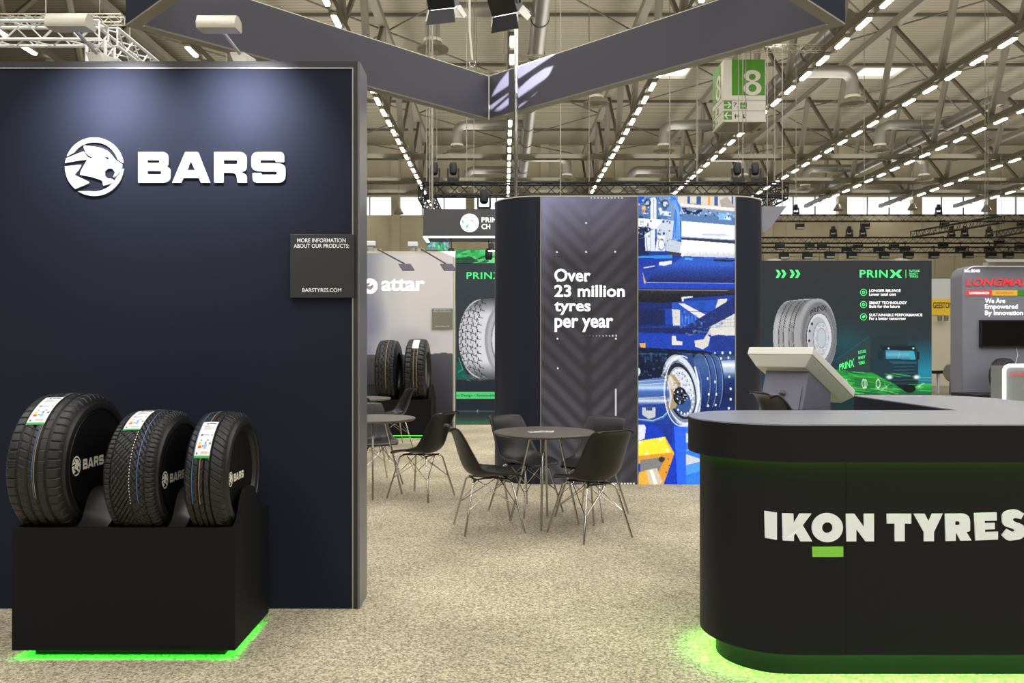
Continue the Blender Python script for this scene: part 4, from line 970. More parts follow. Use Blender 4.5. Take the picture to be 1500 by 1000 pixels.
CH = [((-.12, 6.45), 14, 'black shell chair on the left side of the nearer round table, seen from the side'),
      ((.65, 6.24), 121, 'black shell chair with its back to us, in front of the nearer round table'),
      ((.19, 7.14), -50, 'black shell chair behind the nearer round table, on the left, facing us'),
      ((.75, 6.97), -124, 'black shell chair behind the nearer round table, on the right, facing us'),
      ((-.79, 7.82), 151, 'black shell chair at the left round table, its back towards the nearer table'),
      ((-1.36, 8.62), -62, 'black shell chair behind the left round table, half hidden by the navy wall'),
      ((-1.62, 11.85), 205, 'black shell chair farthest back, in front of the two truck tyres'),
      ((-1.72, 10.15), 75, 'black shell chair behind the left round table, only its dark back showing')]
c0 = make_chair(CH[0][2]); Z0 = .006
for i, ((x, y), a, lab) in enumerate(CH):
    if i == 0: c0.location = (x, y, Z0); c0.rotation_euler.z = math.radians(a); c0['group'] = 'black shell chairs around the round tables'
    else: dup(c0, (x, y, Z0), math.radians(a), lab, 'black shell chairs around the round tables')
# counter stool: same shell on taller legs
t = thing('counter_stool', 'black shell stool behind the reception counter, only its back showing', 'stool', (1.72, 4.515, 0), math.radians(6))
shell_mesh(t, .37)
for sx in (-1, 1):
    for sy in (-1, 1): raw('leg', B().tube([(sx * .11, sy * .10, .79), (sx * .20, sy * .19, .008)], .009, 8), M['chrome'], t, 50)
raw('foot_ring', B().tube([(.175, -.16, .26), (.175, .16, .26), (-.175, .16, .26), (-.175, -.16, .26), (.175, -.16, .26)], .007, 8), M['chrome'], t, 50)
raw('mount_plate', B().box(-.12, .12, -.11, .11, .775, .79), M['rig_black'], t)
def make_table(lab, top_m):
    t = thing('round_table', lab, 'table', (.33, 6.67, Z0))
    raw('tabletop', B().lathe([(.395, .728), (.41, .737), (.412, .745), (.408, .752), (.3, .753)], n=64), top_m, t, 40)
    raw('top_plate', B().lathe([(.14, .72), (.14, .728)], n=24), M['rig_black'], t, 40)
    for k in range(4):
        a = math.radians(-98 + 90 * k); c, s = math.cos(a), math.sin(a)
        raw('leg', B().tube([(c * .10, s * .10, .722), (c * .125, s * .125, .68), (c * .28, s * .28, .004)], .009, 8), M['chrome'], t, 50)
    return t
tb = make_table('round dark table in the middle of the stand with a leaflet on it', M['tabletop'])
dup(tb, (-1.27, 7.94, Z0), .3, 'round dark table beside the navy wall, half hidden by it', 'round tables')
dup(tb, (-1.93, 11.0, Z0), .5, 'small round table farthest back near the truck tyres', 'round tables'); tb['group'] = 'round tables'
for k, (dx, dy, a, lab) in enumerate([(-.045, -.03, .3, 'small printed leaflet lying on the nearer round table, the left one'), (.045, -.02, -.25, 'small printed leaflet lying on the nearer round table, the right one')]):
    z = Z0 + .753
    cvl = Canvas(0, 0, 20, 14, 1.5, (215, 218, 224)); cvl.rect(1, 1, 9, 8, (110, 120, 140)); cvl.rect(11, 2, 18, 5, (40, 44, 60)); cvl.rect(11, 8, 18, 9, (150, 150, 150)); cvl.rect(1, 10, 9, 12, (170, 175, 190))
    lf = thing('leaflet', lab, 'leaflet', (.30 + dx, 6.62 + dy, z), a, 'leaflets on the nearer table')
    raw('paper', B().box(-.055, .055, -.038, .038, .0005, .004 + .002 * k), M['white'], lf)
    u = np.linspace(-.054, .054, cvl.nx)[None, :]; v = np.linspace(.037, -.037, cvl.ny)[:, None]
    grid_mesh('print', np.stack([u + 0 * v, v + 0 * u, 0 * u * v + .005 + .002 * k], -1), cvl.a, MATS['paper print'], lf)
# ---- prints of the pavilion
print_mat('lightbox print', 1.12, .5, base=0); print_mat('matt print', .10, .6)
LB, MP = MATS['lightbox print'], MATS['matt print']
fT = front(TYY)
cv = Canvas(793, 288.5, 933.5, 709, 1.15, (56, 54, 58))
for k in range(-4, 22):      # blurred tread chevrons
    y = 300 + k * 27
    for sgn, cx in ((1, 862), (-1, 862)):
        cv.line((cx - sgn * 8, y + 38), (cx - sgn * 75, y - 30), 7, (88, 86, 94), .55 if k > 9 else .35, 6)
        cv.line((cx - sgn * 8, y + 51), (cx - sgn * 75, y - 17), 6, (50, 48, 50), .6, 5)
cv.line((862, 460), (862, 640), 5, (48, 46, 48), .6, 6); cv.line((925, 288), (925, 709), 12, (52, 50, 54), .5, 10); cv.line((901, 420), (901, 709), 6, (50, 48, 50), .45, 6)
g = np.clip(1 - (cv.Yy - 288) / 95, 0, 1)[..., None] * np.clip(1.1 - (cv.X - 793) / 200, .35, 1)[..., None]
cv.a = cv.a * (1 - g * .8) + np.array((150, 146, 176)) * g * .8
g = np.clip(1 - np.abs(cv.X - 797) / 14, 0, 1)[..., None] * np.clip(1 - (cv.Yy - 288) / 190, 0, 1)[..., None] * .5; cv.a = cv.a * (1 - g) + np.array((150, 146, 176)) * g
cv.grain(5, 1, 3)
for x, y in [(858.5, 326.5), (816, 369), (858.5, 369), (901, 368.5), (816.5, 411.5), (859, 411.5), (816.8, 496), (902, 496), (817, 539)]: cv.ell(x, y, 1.3, 1.3, (235, 235, 240))
for k in range(12): cv.ell(902.5 - 4.8 * k, 491.5, 1.2 - .06 * k, 1.2 - .06 * k, (225, 225, 230), max(.2, 1 - .07 * k))
for k in range(10): cv.ell(911 - 5 * k, 290, 1.1, 1.1, (225, 225, 235), .9)
cv.line((902, 570), (902, 612), 2.0, (226, 226, 226)); cv.line((902, 612), (902, 700), 1.2, (120, 120, 122))
for k in range(9): cv.ell(893 + 4.4 * k, 708, 1.5, 1.5, (225, 225, 225))
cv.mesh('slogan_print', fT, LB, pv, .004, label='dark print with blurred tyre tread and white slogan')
for s_, x0, x1, y0, y1 in [('Over', 812, 865, 393.5, 412.5), ('23 million', 812, 915, 417, 435), ('tyres', 812, 865, 441.5, 461), ('per year', 812.5, 898, 465.5, 486)]:
    text(s_, x0, x1, y0, y1, fT, M['white_glow'], pv, .022, out=.006)
# machine photograph
cv = Canvas(935, 287.5, 1076.5, 709.5, 1.5, (30, 62, 150))
A_ = lambda pts: [(920 + x / 4.547, 280 + y / 4.547) for x, y in pts]
C_ = lambda pts: [(920 + x / 4.165, 480 + y / 4.165) for x, y in pts]
W_h, LT, MB_, DB, BK = (250, 252, 255), (190, 215, 240), (50, 100, 200), (26, 44, 96), (24, 26, 34)
cv.poly(A_([(60, 30), (710, 30), (710, 200), (60, 200)]), (120, 155, 200))
cv.poly(A_([(330, 30), (710, 30), (710, 110), (330, 90)]), (222, 214, 200)); cv.poly(A_([(60, 30), (110, 30), (95, 80), (60, 85)]), (30, 80, 210))
for x0, x1 in ((395, 412), (455, 485), (575, 598), (690, 700)): cv.poly(A_([(x0, 30), (x1, 30), (x1, 100), (x0, 95)]), (60, 95, 150))
cv.poly(A_([(530, 30), (545, 30), (545, 92), (530, 92)]), (250, 160, 60)); cv.poly(A_([(610, 60), (660, 35), (708, 105), (708, 130), (620, 110)]), (178, 170, 165))
cv.ell(*A_([(428, 120)])[0], 15, 8, (30, 45, 80)); cv.ell(*A_([(428, 116)])[0], 9, 4, (120, 140, 170))
cv.poly(A_([(345, 80), (710, 112), (710, 140), (345, 106)]), (240, 236, 228)); cv.poly(A_([(345, 100), (710, 134), (710, 142), (345, 108)]), (150, 160, 180))
cv.poly(A_([(355, 150), (710, 170), (710, 228), (355, 198)]), (92, 128, 178)); cv.poly(A_([(600, 145), (690, 152), (690, 196), (600, 188)]), (130, 190, 240)); cv.poly(A_([(640, 165), (680, 168), (680, 190), (640, 187)]), (230, 240, 250))
cv.poly(A_([(355, 198), (710, 228), (710, 322), (355, 302)]), W_h); cv.poly(A_([(480, 280), (640, 285), (700, 300), (500, 296)]), (200, 215, 235))
cv.poly(A_([(355, 305), (710, 326), (710, 350), (355, 324)]), (52, 60, 84)); cv.poly(A_([(355, 300), (710, 322), (710, 328), (355, 307)]), (170, 185, 215))
cv.poly(A_([(355, 322), (710, 350), (710, 445), (360, 430)]), W_h); cv.vgrad(A_([(355, 400), (710, 405), (710, 445), (360, 432)]), [(368, (245, 247, 250)), (378, (190, 195, 205))])
for k in range(8): cv.line(*A_([(400 + k * 40, 400), (395 + k * 40, 425)]), .6, (150, 155, 165), .6)
cv.poly(A_([(60, 100), (120, 40), (200, 40), (260, 120), (260, 300), (60, 320)]), (70, 110, 170), .8)
cv.poly(A_([(150, 45), (180, 40), (188, 60), (190, 250), (150, 250)]), (232, 236, 242)); cv.line(*A_([(170, 50), (170, 240)]), 1, (160, 170, 190))
cv.ell(*A_([(245, 85)])[0], 6, 7, (70, 90, 130)); cv.ell(*A_([(248, 85)])[0], 3.4, 4, (210, 225, 245)); cv.ell(*A_([(130, 78)])[0], 5, 6, (40, 60, 110)); cv.ell(*A_([(130, 78)])[0], 2.4, 3, (190, 205, 225))
cv.poly(A_([(90, 95), (118, 95), (118, 145), (95, 150)]), (240, 160, 50)); cv.poly(A_([(200, 110), (225, 110), (225, 130), (285, 140), (285, 165), (215, 160)]), (225, 235, 245))
cv.poly(A_([(62, 180), (260, 190), (280, 250), (62, 235)]), W_h); cv.poly(A_([(62, 235), (150, 245), (118, 300), (62, 320)]), (30, 40, 70))
cv.poly(A_([(240, 190), (330, 200), (330, 330), (190, 300), (190, 240)]), (205, 215, 228)); cv.ell(*A_([(235, 202)])[0], 2, 2, (60, 80, 120)); cv.ell(*A_([(238, 282)])[0], 2, 2, (60, 80, 120)); cv.ell(*A_([(200, 282)])[0], 1.6, 1.6, (90, 110, 150))
cv.poly(A_([(62, 320), (118, 310), (112, 380), (150, 430), (62, 440)]), (26, 40, 84))
for k in range(7):
    x = 285 + k * 10; cv.path(A_([(265 + k * 6, 30), (318 + k * 4, 110), (310 + k * 5, 180), (298 + k * 9, 320)]), 1.5, ((40, 110, 220), (70, 150, 240), (30, 90, 200))[k % 3])
cv.poly(A_([(270, 30), (305, 30), (345, 90), (350, 170), (350, 330), (325, 330), (320, 130)]), (52, 130, 230), .8)
for k in range(3): cv.path(A_([(290 + k * 12, 60), (328 + k * 6, 140), (318 + k * 13, 320)]), .8, (170, 210, 250))
cv.poly(A_([(110, 290), (180, 245), (180, 400), (115, 395)]), (225, 230, 238)); cv.line(*A_([(120, 290), (128, 400)]), 1, (120, 130, 150)); cv.line(*A_([(150, 270), (150, 400)]), .8, (140, 150, 175))
cv.poly(A_([(195, 300), (245, 300), (245, 400), (180, 400)]), (235, 238, 244)); cv.poly(A_([(245, 312), (350, 338), (372, 368), (368, 415), (350, 432), (250, 395)]), (196, 206, 220)); cv.ell(*A_([(222, 355)])[0], 5, 9, (110, 120, 140), .8, inner=.78)
cv.ell(*A_([(362, 392)])[0], 3.5, 9.5, (240, 244, 250)); cv.poly(A_([(270, 400), (355, 412), (352, 430), (270, 425)]), (60, 60, 66))
for x, y in ((200, 320), (225, 325), (135, 300), (205, 385), (262, 330)): cv.ell(*A_([(x, y)])[0], 1, 1, (70, 85, 120))
cv.poly(A_([(62, 440), (710, 452), (710, 640), (62, 640)]), (34, 64, 160)); cv.poly(A_([(62, 432), (295, 424), (295, 450), (62, 446)]), (60, 140, 220)); cv.poly(A_([(62, 445), (300, 448), (230, 480), (62, 482)]), (28, 60, 170))
cv.poly(A_([(355, 440), (710, 446), (710, 500), (290, 490)]), (50, 96, 200)); cv.poly(A_([(380, 440), (430, 446), (425, 460), (375, 455)]), (80, 170, 240)); cv.poly(A_([(570, 452), (710, 458), (700, 470), (575, 466)]), (40, 36, 46))
cv.vgrad(A_([(200, 488), (710, 500), (710, 605), (120, 605)]), [(388, (48, 92, 196)), (398, (40, 66, 150)), (412, (32, 42, 98))])
cv.poly(A_([(205, 472), (290, 462), (290, 484), (240, 496), (205, 492)]), (225, 228, 230)); cv.path(A_([(105, 510), (175, 498)]), 1.4, (230, 235, 240)); cv.line(*A_([(90, 530), (112, 612)]), 2.2, (200, 190, 190)); cv.line(*A_([(98, 560), (118, 605)]), 1.2, (210, 150, 70))
cv.poly(A_([(62, 520), (95, 520), (105, 615), (62, 640)]), (44, 70, 176)); cv.line(*A_([(125, 607), (710, 614)]), .7, (170, 190, 235)); cv.poly(A_([(100, 614), (710, 618), (710, 646), (62, 646)]), (36, 70, 190))
cv.vgrad(A_([(62, 648), (710, 652), (710, 690), (355, 715), (355, 745), (62, 740)]), [(424, (60, 56, 70)), (432, (34, 34, 42)), (442, (28, 30, 44))]); cv.line(*A_([(62, 656), (660, 662)]), .8, (150, 155, 175)); cv.poly(A_([(355, 705), (430, 698), (430, 706), (372, 716), (370, 732), (358, 732)]), (225, 228, 232))
cv.poly(A_([(62, 738), (370, 745), (460, 760), (400, 890), (62, 905)]), (28, 44, 104)); cv.poly(A_([(185, 790), (290, 780), (290, 890), (185, 890)]), (30, 66, 170)); cv.poly(A_([(62, 790), (245, 790), (245, 890), (62, 890)]), (26, 38, 84))
cv.poly(A_([(290, 740), (710, 715), (710, 1000), (290, 1000)]), (40, 84, 190)); cv.poly(A_([(470, 735), (510, 735), (510, 800), (470, 800)]), (30, 80, 170)); cv.poly(A_([(575, 800), (600, 720), (660, 715), (650, 760)]), (220, 218, 214))
cv.poly(A_([(335, 748), (375, 748), (520, 825), (490, 855), (450, 830)]), (228, 226, 222)); cv.poly(A_([(292, 785), (345, 790), (345, 893), (300, 893)]), (215, 212, 206)); cv.line(*A_([(352, 800), (570, 803)]), .8, (20, 34, 70))
for k in range(5): cv.line(*A_([(360 + 22 * k, 830), (360 + 22 * k, 880)]), 1.6, (90, 150, 230), .8)
cv.poly(A_([(535, 900), (640, 845), (710, 815), (710, 950), (655, 955), (560, 985), (545, 940)]), (222, 218, 210))
for k in range(9): cv.line(*A_([(545 + k * 20, 840), (545 + k * 20, 960)]), .5, (120, 130, 150), .7)
for k in range(5): cv.line(*A_([(530, 860 + k * 24), (710, 850 + k * 24)]), .5, (120, 130, 150), .7)
cv.poly(A_([(400, 890), (640, 745), (710, 705), (710, 815), (560, 895), (425, 958)]), (34, 50, 112)); cv.poly(A_([(62, 905), (400, 895), (425, 958), (390, 980), (62, 985)]), (34, 58, 140))
cv.poly(A_([(490, 930), (540, 905), (560, 960), (540, 1010), (480, 1000)]), (200, 200, 200)); cv.poly(A_([(292, 960), (320, 960), (325, 1000), (292, 1000)]), (225, 225, 222))
# lower half
cv.poly(C_([(58, 0), (500, 0), (480, 40), (330, 60), (58, 25)]), (26, 42, 100)); cv.poly(C_([(58, 30), (660, 45), (660, 150), (58, 150)]), (30, 66, 176)); cv.poly(C_([(500, 60), (560, 45), (660, 70), (660, 140), (500, 140)]), (32, 56, 140))
cv.poly(C_([(505, 0), (655, 0), (655, 45), (600, 48), (560, 40), (505, 50)]), (222, 218, 208)); cv.poly(C_([(268, 48), (290, 48), (295, 80), (332, 82), (332, 104), (268, 106)]), (226, 220, 212)); cv.poly(C_([(405, 78), (460, 70), (480, 40), (500, 60), (488, 110), (455, 132), (410, 115)]), (216, 214, 206))
cv.poly(C_([(62, 118), (240, 128), (470, 140), (660, 190), (660, 300), (58, 330)]), (16, 26, 54)); cv.poly(C_([(70, 95), (105, 92), (105, 122), (75, 118)]), (235, 170, 80))
for k in range(9): cv.poly(C_([(80 + k * 18, 150 + (k % 3) * 22), (92 + k * 18, 152 + (k % 3) * 22), (92 + k * 18, 178 + (k % 2) * 30), (80 + k * 18, 172 + (k % 2) * 30)]), (44, 84, 120), .7)
cv.path(C_([(62, 158), (240, 160)]), 1, (60, 110, 150)); cv.ell(*C_([(62, 268)])[0], 3, 6, (190, 220, 245))
# drum
cv.vgrad(C_([(430, 155), (560, 160), (660, 140), (660, 505), (430, 505)]), [(517, (34, 52, 100)), (528, (70, 96, 140)), (535, (170, 195, 225)), (541, (210, 226, 240)), (548, (90, 120, 170)), (556, (28, 52, 110)), (578, (18, 34, 84)), (602, (24, 44, 110))])
cv.vgrad(C_([(560, 200), (660, 195), (660, 262), (575, 262)]), [(527, (120, 150, 190)), (534, (245, 248, 252)), (541, (170, 190, 220))])
for x, y in ((530, 157), (575, 152), (622, 152), (566, 186), (612, 183), (616, 298), (625, 372), (625, 435), (614, 490)): cv.ell(*C_([(x, y)])[0], 1.4, 1.9, (240, 242, 246))
for cx, rx in ((520, 62), (478, 66), (436, 70)):
    cv.vgrad([(920 + q[0] / 4.165, 480 + q[1] / 4.165) for q in arc(cx, 340, rx, 0, 350, 40, 186)], [(518, (60, 78, 120)), (530, (70, 100, 156)), (560, (44, 74, 140)), (590, (22, 40, 96))])
    cv.path(C_(arc(cx, 340, rx, 78, -60, 24, 186)), 1.3, (14, 22, 54)); cv.path(C_(arc(cx - 5, 340, rx, 60, -50, 20, 186)), .8, (170, 195, 230), .7)
for x, y in ((488, 475), (533, 470), (492, 405), (538, 405), (485, 310), (530, 330)): cv.ell(*C_([(x, y)])[0], 1.3, 2, (226, 232, 242))
cv.poly(C_([(300, 165), (390, 155), (440, 400), (400, 560), (330, 600)]), (46, 70, 124))
q0 = C_([(325, 385)])[0]; rt_ = -.2
cv.ell(q0[0], q0[1], 27, 54, (176, 186, 200), rot=rt_); cv.ell(q0[0] + .8, q0[1], 25.5, 52, (214, 220, 230), rot=rt_); cv.ell(q0[0] - 1, q0[1] + 1, 22.5, 46, (120, 134, 160), rot=rt_); cv.ell(q0[0] - .5, q0[1], 21, 42, (30, 32, 44), rot=rt_)
cv.ell(q0[0] + .5, q0[1] + 1, 18.5, 37, (168, 178, 196), rot=rt_); cv.ell(q0[0] + 1, q0[1] - 5, 16, 28, (214, 220, 230), rot=rt_); cv.ell(q0[0] + 1, q0[1] + 17, 13, 18, (50, 86, 150), rot=rt_)
for k in range(22):
    a = 2 * PI * k / 22; x = 16 * math.cos(a); y = 33 * math.sin(a); cv.ell(q0[0] + .5 + x * math.cos(rt_) - y * math.sin(rt_), q0[1] + 1 + x * math.sin(rt_) + y * math.cos(rt_), 1.2, 1.6, (250, 250, 252)); 
    x *= .84; y *= .84; cv.ell(q0[0] + .5 + x * math.cos(rt_) - y * math.sin(rt_), q0[1] + 1 + x * math.sin(rt_) + y * math.cos(rt_), .8, 1.1, (80, 90, 112))
cv.path(C_([(408, 240), (430, 330), (432, 430), (408, 520), (388, 566)]), 2.2, (240, 244, 250)); cv.path(C_([(425, 240), (446, 330), (446, 430), (420, 520), (392, 590)]), 1, (100, 130, 180))
# shaft
cv.poly(C_([(200, 285), (280, 285), (320, 340), (315, 420), (290, 490), (240, 500)]), (172, 150, 110)); cv.poly(C_([(225, 292), (262, 292), (300, 345), (298, 380), (255, 370)]), (214, 200, 176)); cv.path(C_([(222, 290), (250, 350), (262, 420), (250, 490)]), 2.4, (210, 214, 222)); cv.path(C_([(255, 300), (285, 370), (285, 440)]), 1.2, (240, 240, 240))
cv.vgrad(C_([(58, 320), (220, 300), (250, 370), (252, 440), (232, 462), (58, 475)]), [(552, (70, 100, 170)), (561, (110, 140, 190)), (568, (190, 215, 240)), (573, (70, 110, 190)), (580, (60, 90, 150)), (587, (215, 225, 238)), (592, (50, 80, 150)), (598, (90, 130, 200))])
for y in (325, 345, 428): cv.line(*C_([(62, y + 4), (232, y - 10)]), .8, (220, 232, 248), .8)
cv.ell(*C_([(316, 415)])[0], 10, 13, (18, 22, 36)); 
for dx, dy in ((-16, -30), (6, -38), (22, -10), (-20, 10), (8, 18), (26, 20), (-4, 38)): cv.ell(*C_([(316 + dx, 415 + dy)])[0], 2.6, 2.2, (34, 42, 60)); cv.ell(*C_([(320 + dx, 420 + dy)])[0], 1, 1, (200, 215, 235))
cv.path(C_([(62, 560), (150, 570), (215, 545), (250, 510)]), 3, (60, 110, 180)); cv.path(C_([(62, 556), (150, 565), (212, 541), (246, 506)]), 1, (200, 225, 245)); cv.poly(C_([(85, 485), (168, 485), (165, 545), (125, 555), (86, 530)]), (196, 198, 204)); cv.poly(C_([(105, 480), (150, 480), (145, 505), (110, 505)]), (50, 80, 130))
cv.poly(C_([(58, 580), (270, 600), (355, 605), (355, 960), (58, 960)]), (24, 60, 190)); cv.poly(C_([(280, 600), (352, 606), (355, 960), (300, 960)]), (46, 104, 240)); cv.poly(C_([(100, 575), (270, 595), (265, 720), (180, 600)]), (28, 54, 150)); cv.poly(C_([(58, 590), (100, 590), (108, 610), (100, 675), (58, 690)]), (226, 230, 236))
cv.poly(C_([(352, 606), (660, 520), (660, 960), (354, 960)]), (52, 130, 235)); cv.poly(C_([(352, 640), (400, 670), (445, 730), (352, 740)]), (60, 120, 220)); cv.poly(C_([(352, 640), (398, 660), (398, 690), (352, 700)]), (222, 222, 220)); cv.poly(C_([(352, 770), (445, 800), (445, 815), (352, 838)]), (208, 214, 220)); cv.path(C_([(360, 680), (385, 700), (372, 740), (355, 750)]), 1.2, (150, 200, 250)); cv.poly(C_([(352, 840), (445, 820), (445, 870), (352, 900)]), (80, 160, 245))
# yellow box
cv.poly(C_([(62, 690), (225, 664), (282, 765), (62, 805)]), (250, 232, 60)); cv.poly(C_([(62, 780), (272, 760), (282, 765), (215, 958), (185, 940), (188, 800), (62, 830)]), (232, 156, 50)); cv.poly(C_([(225, 664), (282, 765), (270, 775), (232, 700)]), (240, 190, 60))
cv.poly(C_([(75, 805), (230, 785), (225, 800), (175, 900), (75, 880)]), (130, 130, 128)); cv.ell(*C_([(205, 802)])[0], 4.6, 4, (60, 54, 50)); cv.poly(C_([(100, 870), (175, 855), (212, 940), (190, 958), (100, 958)]), (216, 200, 170)); cv.poly(C_([(66, 880), (110, 870), (130, 958), (62, 958)]), (240, 180, 70)); cv.poly(C_([(130, 870), (150, 865), (180, 950), (160, 955)]), (246, 246, 244))
for x, y in ((75, 700), (195, 682), (113, 768), (240, 746)): cv.ell(*C_([(x, y)])[0], 2.4, 1.8, (252, 246, 210))
for x, y in ((245, 800), (252, 840), (232, 880)): cv.ell(*C_([(x, y)])[0], .8, 1, (60, 40, 20))
rs = np.random.RandomState(12)
for k in range(150):      # small fittings, hoses and bolts of the upper machine
    x, y = 62 + rs.rand() * 215, 40 + rs.rand() * 255; w_, h_ = 3 + rs.rand() * 14, 3 + rs.rand() * 16
    if 145 < x < 195: continue
    cv.poly(A_([(x, y), (x + w_, y + 2), (x + w_, y + h_), (x, y + h_)]), [(240, 244, 250), (40, 60, 110), (120, 150, 195), (205, 215, 228), (64, 96, 150), (28, 36, 62)][k % 6], .75)
for k in range(46):
    x = 345 + rs.rand() * 360; y = 116 + rs.rand() * 40 + (x - 345) * .06; cv.poly(A_([(x, y), (x + 6 + rs.rand() * 12, y + 1), (x + 8, y + 6 + rs.rand() * 14), (x, y + 8)]), [(40, 60, 100), (170, 200, 235), (90, 120, 170), (226, 232, 240)][k % 4], .8)
for k in range(60):      # shaded machinery in the dark zone above the drum
    x = 66 + rs.rand() * 170; y = 130 + rs.rand() * 175; cv.poly(C_([(x, y), (x + 5 + rs.rand() * 16, y + 1), (x + 6, y + 5 + rs.rand() * 16), (x, y + 6)]), [(40, 76, 120), (14, 20, 40), (80, 120, 150), (26, 48, 92)][k % 4], .6)
for k in range(24): cv.line(*C_([(300 + 14 * k, 150 + k * 1.5), (312 + 14 * k, 152 + k * 1.5)]), .8, (90, 150, 190), .5)
for k in range(40):
    x = 300 + rs.rand() * 330; y = 790 + rs.rand() * 160; cv.poly(A_([(x, y), (x + 10 + rs.rand() * 30, y + 3), (x + 8, y + 8 + rs.rand() * 22), (x, y + 10)]), [(60, 120, 220), (30, 60, 150), (200, 206, 214), (90, 150, 230)][k % 4], .35)
cv.path(C_(arc(325, 385, 104, 70, 300, 40, 214)), 1.6, (244, 247, 250), .8); cv.path(C_(arc(325, 385, 92, 100, 250, 30, 192)), 1.2, (60, 66, 84), .7)
for k in range(60): a_ = rs.rand() * 6.3; r_ = rs.rand() ** .5; cv.ell(q0[0] + 1 + 13 * r_ * math.cos(a_), q0[1] - 4 + 24 * r_ * math.sin(a_), .9, .9, [(255, 255, 255), (110, 124, 150), (60, 74, 104)][k % 3], .8)
lo_ = np.clip((np.random.RandomState(3).rand(*cv.X.shape) - .5), -.5, .5)
cv.grain(18, 2, 5); cv.grain(10, 1, 6)
cv.mesh('machine_photograph', fT, LB, pv, .004, label='brightly lit photograph of blue machinery with a steel drum')
# ================================================================ NEIGHBOURING STANDS
print_mat('poster print', .84, .5, base=0); PP = MATS['poster print']
# ---- pale grey wall with two truck tyres
AY = 13.8; ax1 = (667 - CX) * AY / F; az = EYE + 139 * AY / F
aw = thing('display_wall', 'pale grey display wall with white round logo and lower-case letters', 'wall', (ax1, AY, 0))
obj('core', B().box(-4.6, ax1, AY + .012, AY + .25, .006, az), M['navy_dark'], aw)
obj('frame', B().box(ax1 - .03, ax1, AY - .006, AY + .012, .006, az).box(-4.6, ax1 - .03, AY - .006, AY + .012, az - .03, az), M['strip_white'], aw)
cv = Canvas(520, 370.5, 664, 633, 1.0, (205, 203, 208))
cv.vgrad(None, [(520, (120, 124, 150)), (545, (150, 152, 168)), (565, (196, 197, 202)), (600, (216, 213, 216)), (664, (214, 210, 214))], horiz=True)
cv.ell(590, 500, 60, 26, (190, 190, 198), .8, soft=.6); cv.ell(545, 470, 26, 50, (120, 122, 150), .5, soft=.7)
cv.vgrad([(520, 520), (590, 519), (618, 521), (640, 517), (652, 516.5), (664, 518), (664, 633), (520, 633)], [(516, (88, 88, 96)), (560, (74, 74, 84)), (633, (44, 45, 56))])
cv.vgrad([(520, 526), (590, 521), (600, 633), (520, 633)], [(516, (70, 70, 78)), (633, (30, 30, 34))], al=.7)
cv.mesh('wall_print', front(AY), MP, aw, .004, label='pale grey print with a dark curved lower band')
fA = front(AY)
for s_, x0, x1, y0, y1 in [('attar', 559, 622, 408, 426)]: text(s_, x0, x1, y0, y1, fA, M['white_glow'], aw, .018, out=.012, space=.97)
place_flat(curve_mesh([arc(542, 419, 11.2, -90, 250, 34), arc(542, 419, 5.4, 130, 400, 22) + [(538, 419), (542, 419), (542, 413)]], .0), 'logo', M['white_glow'], aw, fA, .012)
ip2 = thing('information_panel', 'small grey information panel on the pale grey wall beside the truck tyres', 'sign', tuple(P(648, 466, AY)))
a, c = P(632.5, 451.5, AY - .04), P(663, 481.5, AY - .04)
obj('board', B().box(a.x, c.x, AY - .035, AY - .005, c.z, a.z), mat('taupe board', (132, 130, 118), .5), ip2)
f = front(AY - .036)
text('MORE INFORMATION', 635.5, 660, 452.8, 454.4, f, M['white'], ip2, .01); text('ABOUT OUR PRODUCTS:', 634.5, 661, 455.6, 457.2, f, M['white'], ip2, .01); text('ATTARTYRES.COM', 637.5, 658, 477, 478.8, f, M['white'], ip2, .01)
for bx, hx, lab in [(553, 596, 'thin arm lamp leaning out over the round white logo'), (617, 657, 'thin arm lamp leaning out over the small grey panel')]:
    base = Vector(((bx - CX) * 13.85 / F, 13.85, az)); hc = P(hx, 391, 12.9)
    t = thing('arm_spotlight', lab, 'lamp', tuple(base))
    obj('clamp', B().box(base.x - .06, base.x + .06, 13.8, 13.98, az - .01, az + .05), M['lamp_body'], t)
    obj('arm', B().tube([base + Vector((0, -.03, .04)), hc + Vector((-.05, .05, .06))], .012, 6), M['rig_black'], t)
    obj('head', B().hexa([hc + Vector(v) for v in ((-.05, -.05, -.05), (.13, -.05, -.05), (.11, .02, -.06), (-.07, .02, -.06), (-.13, -.02, .05), (.06, -.02, .05), (.05, .05, .045), (-.14, .05, .045))]), mat('lamp back', (92, 92, 110), .5), t)
for hx, hy, wq, lab in [(605, 358, 14, 'short white box floodlight on top of the pale grey wall'), (543, 357, 14, 'white box floodlight on the pale wall top beside the navy wall edge')]:
    c = P(hx, hy, 14.3); t = thing('box_floodlight', lab, 'floodlight', tuple(c))
    obj('body', B().box(c.x - .085, c.x + .085, c.y - .05, c.y + .05, c.z - .04, c.z + .045), M['white'], t, bevel=.01)
    obj('bracket', B().box(c.x - .04, c.x + .04, c.y - .02, c.y + .02, az - .02, c.z - .04).box(c.x - .04, c.x + .04, 13.9, c.y, az, az + .02), M['alu'], t)
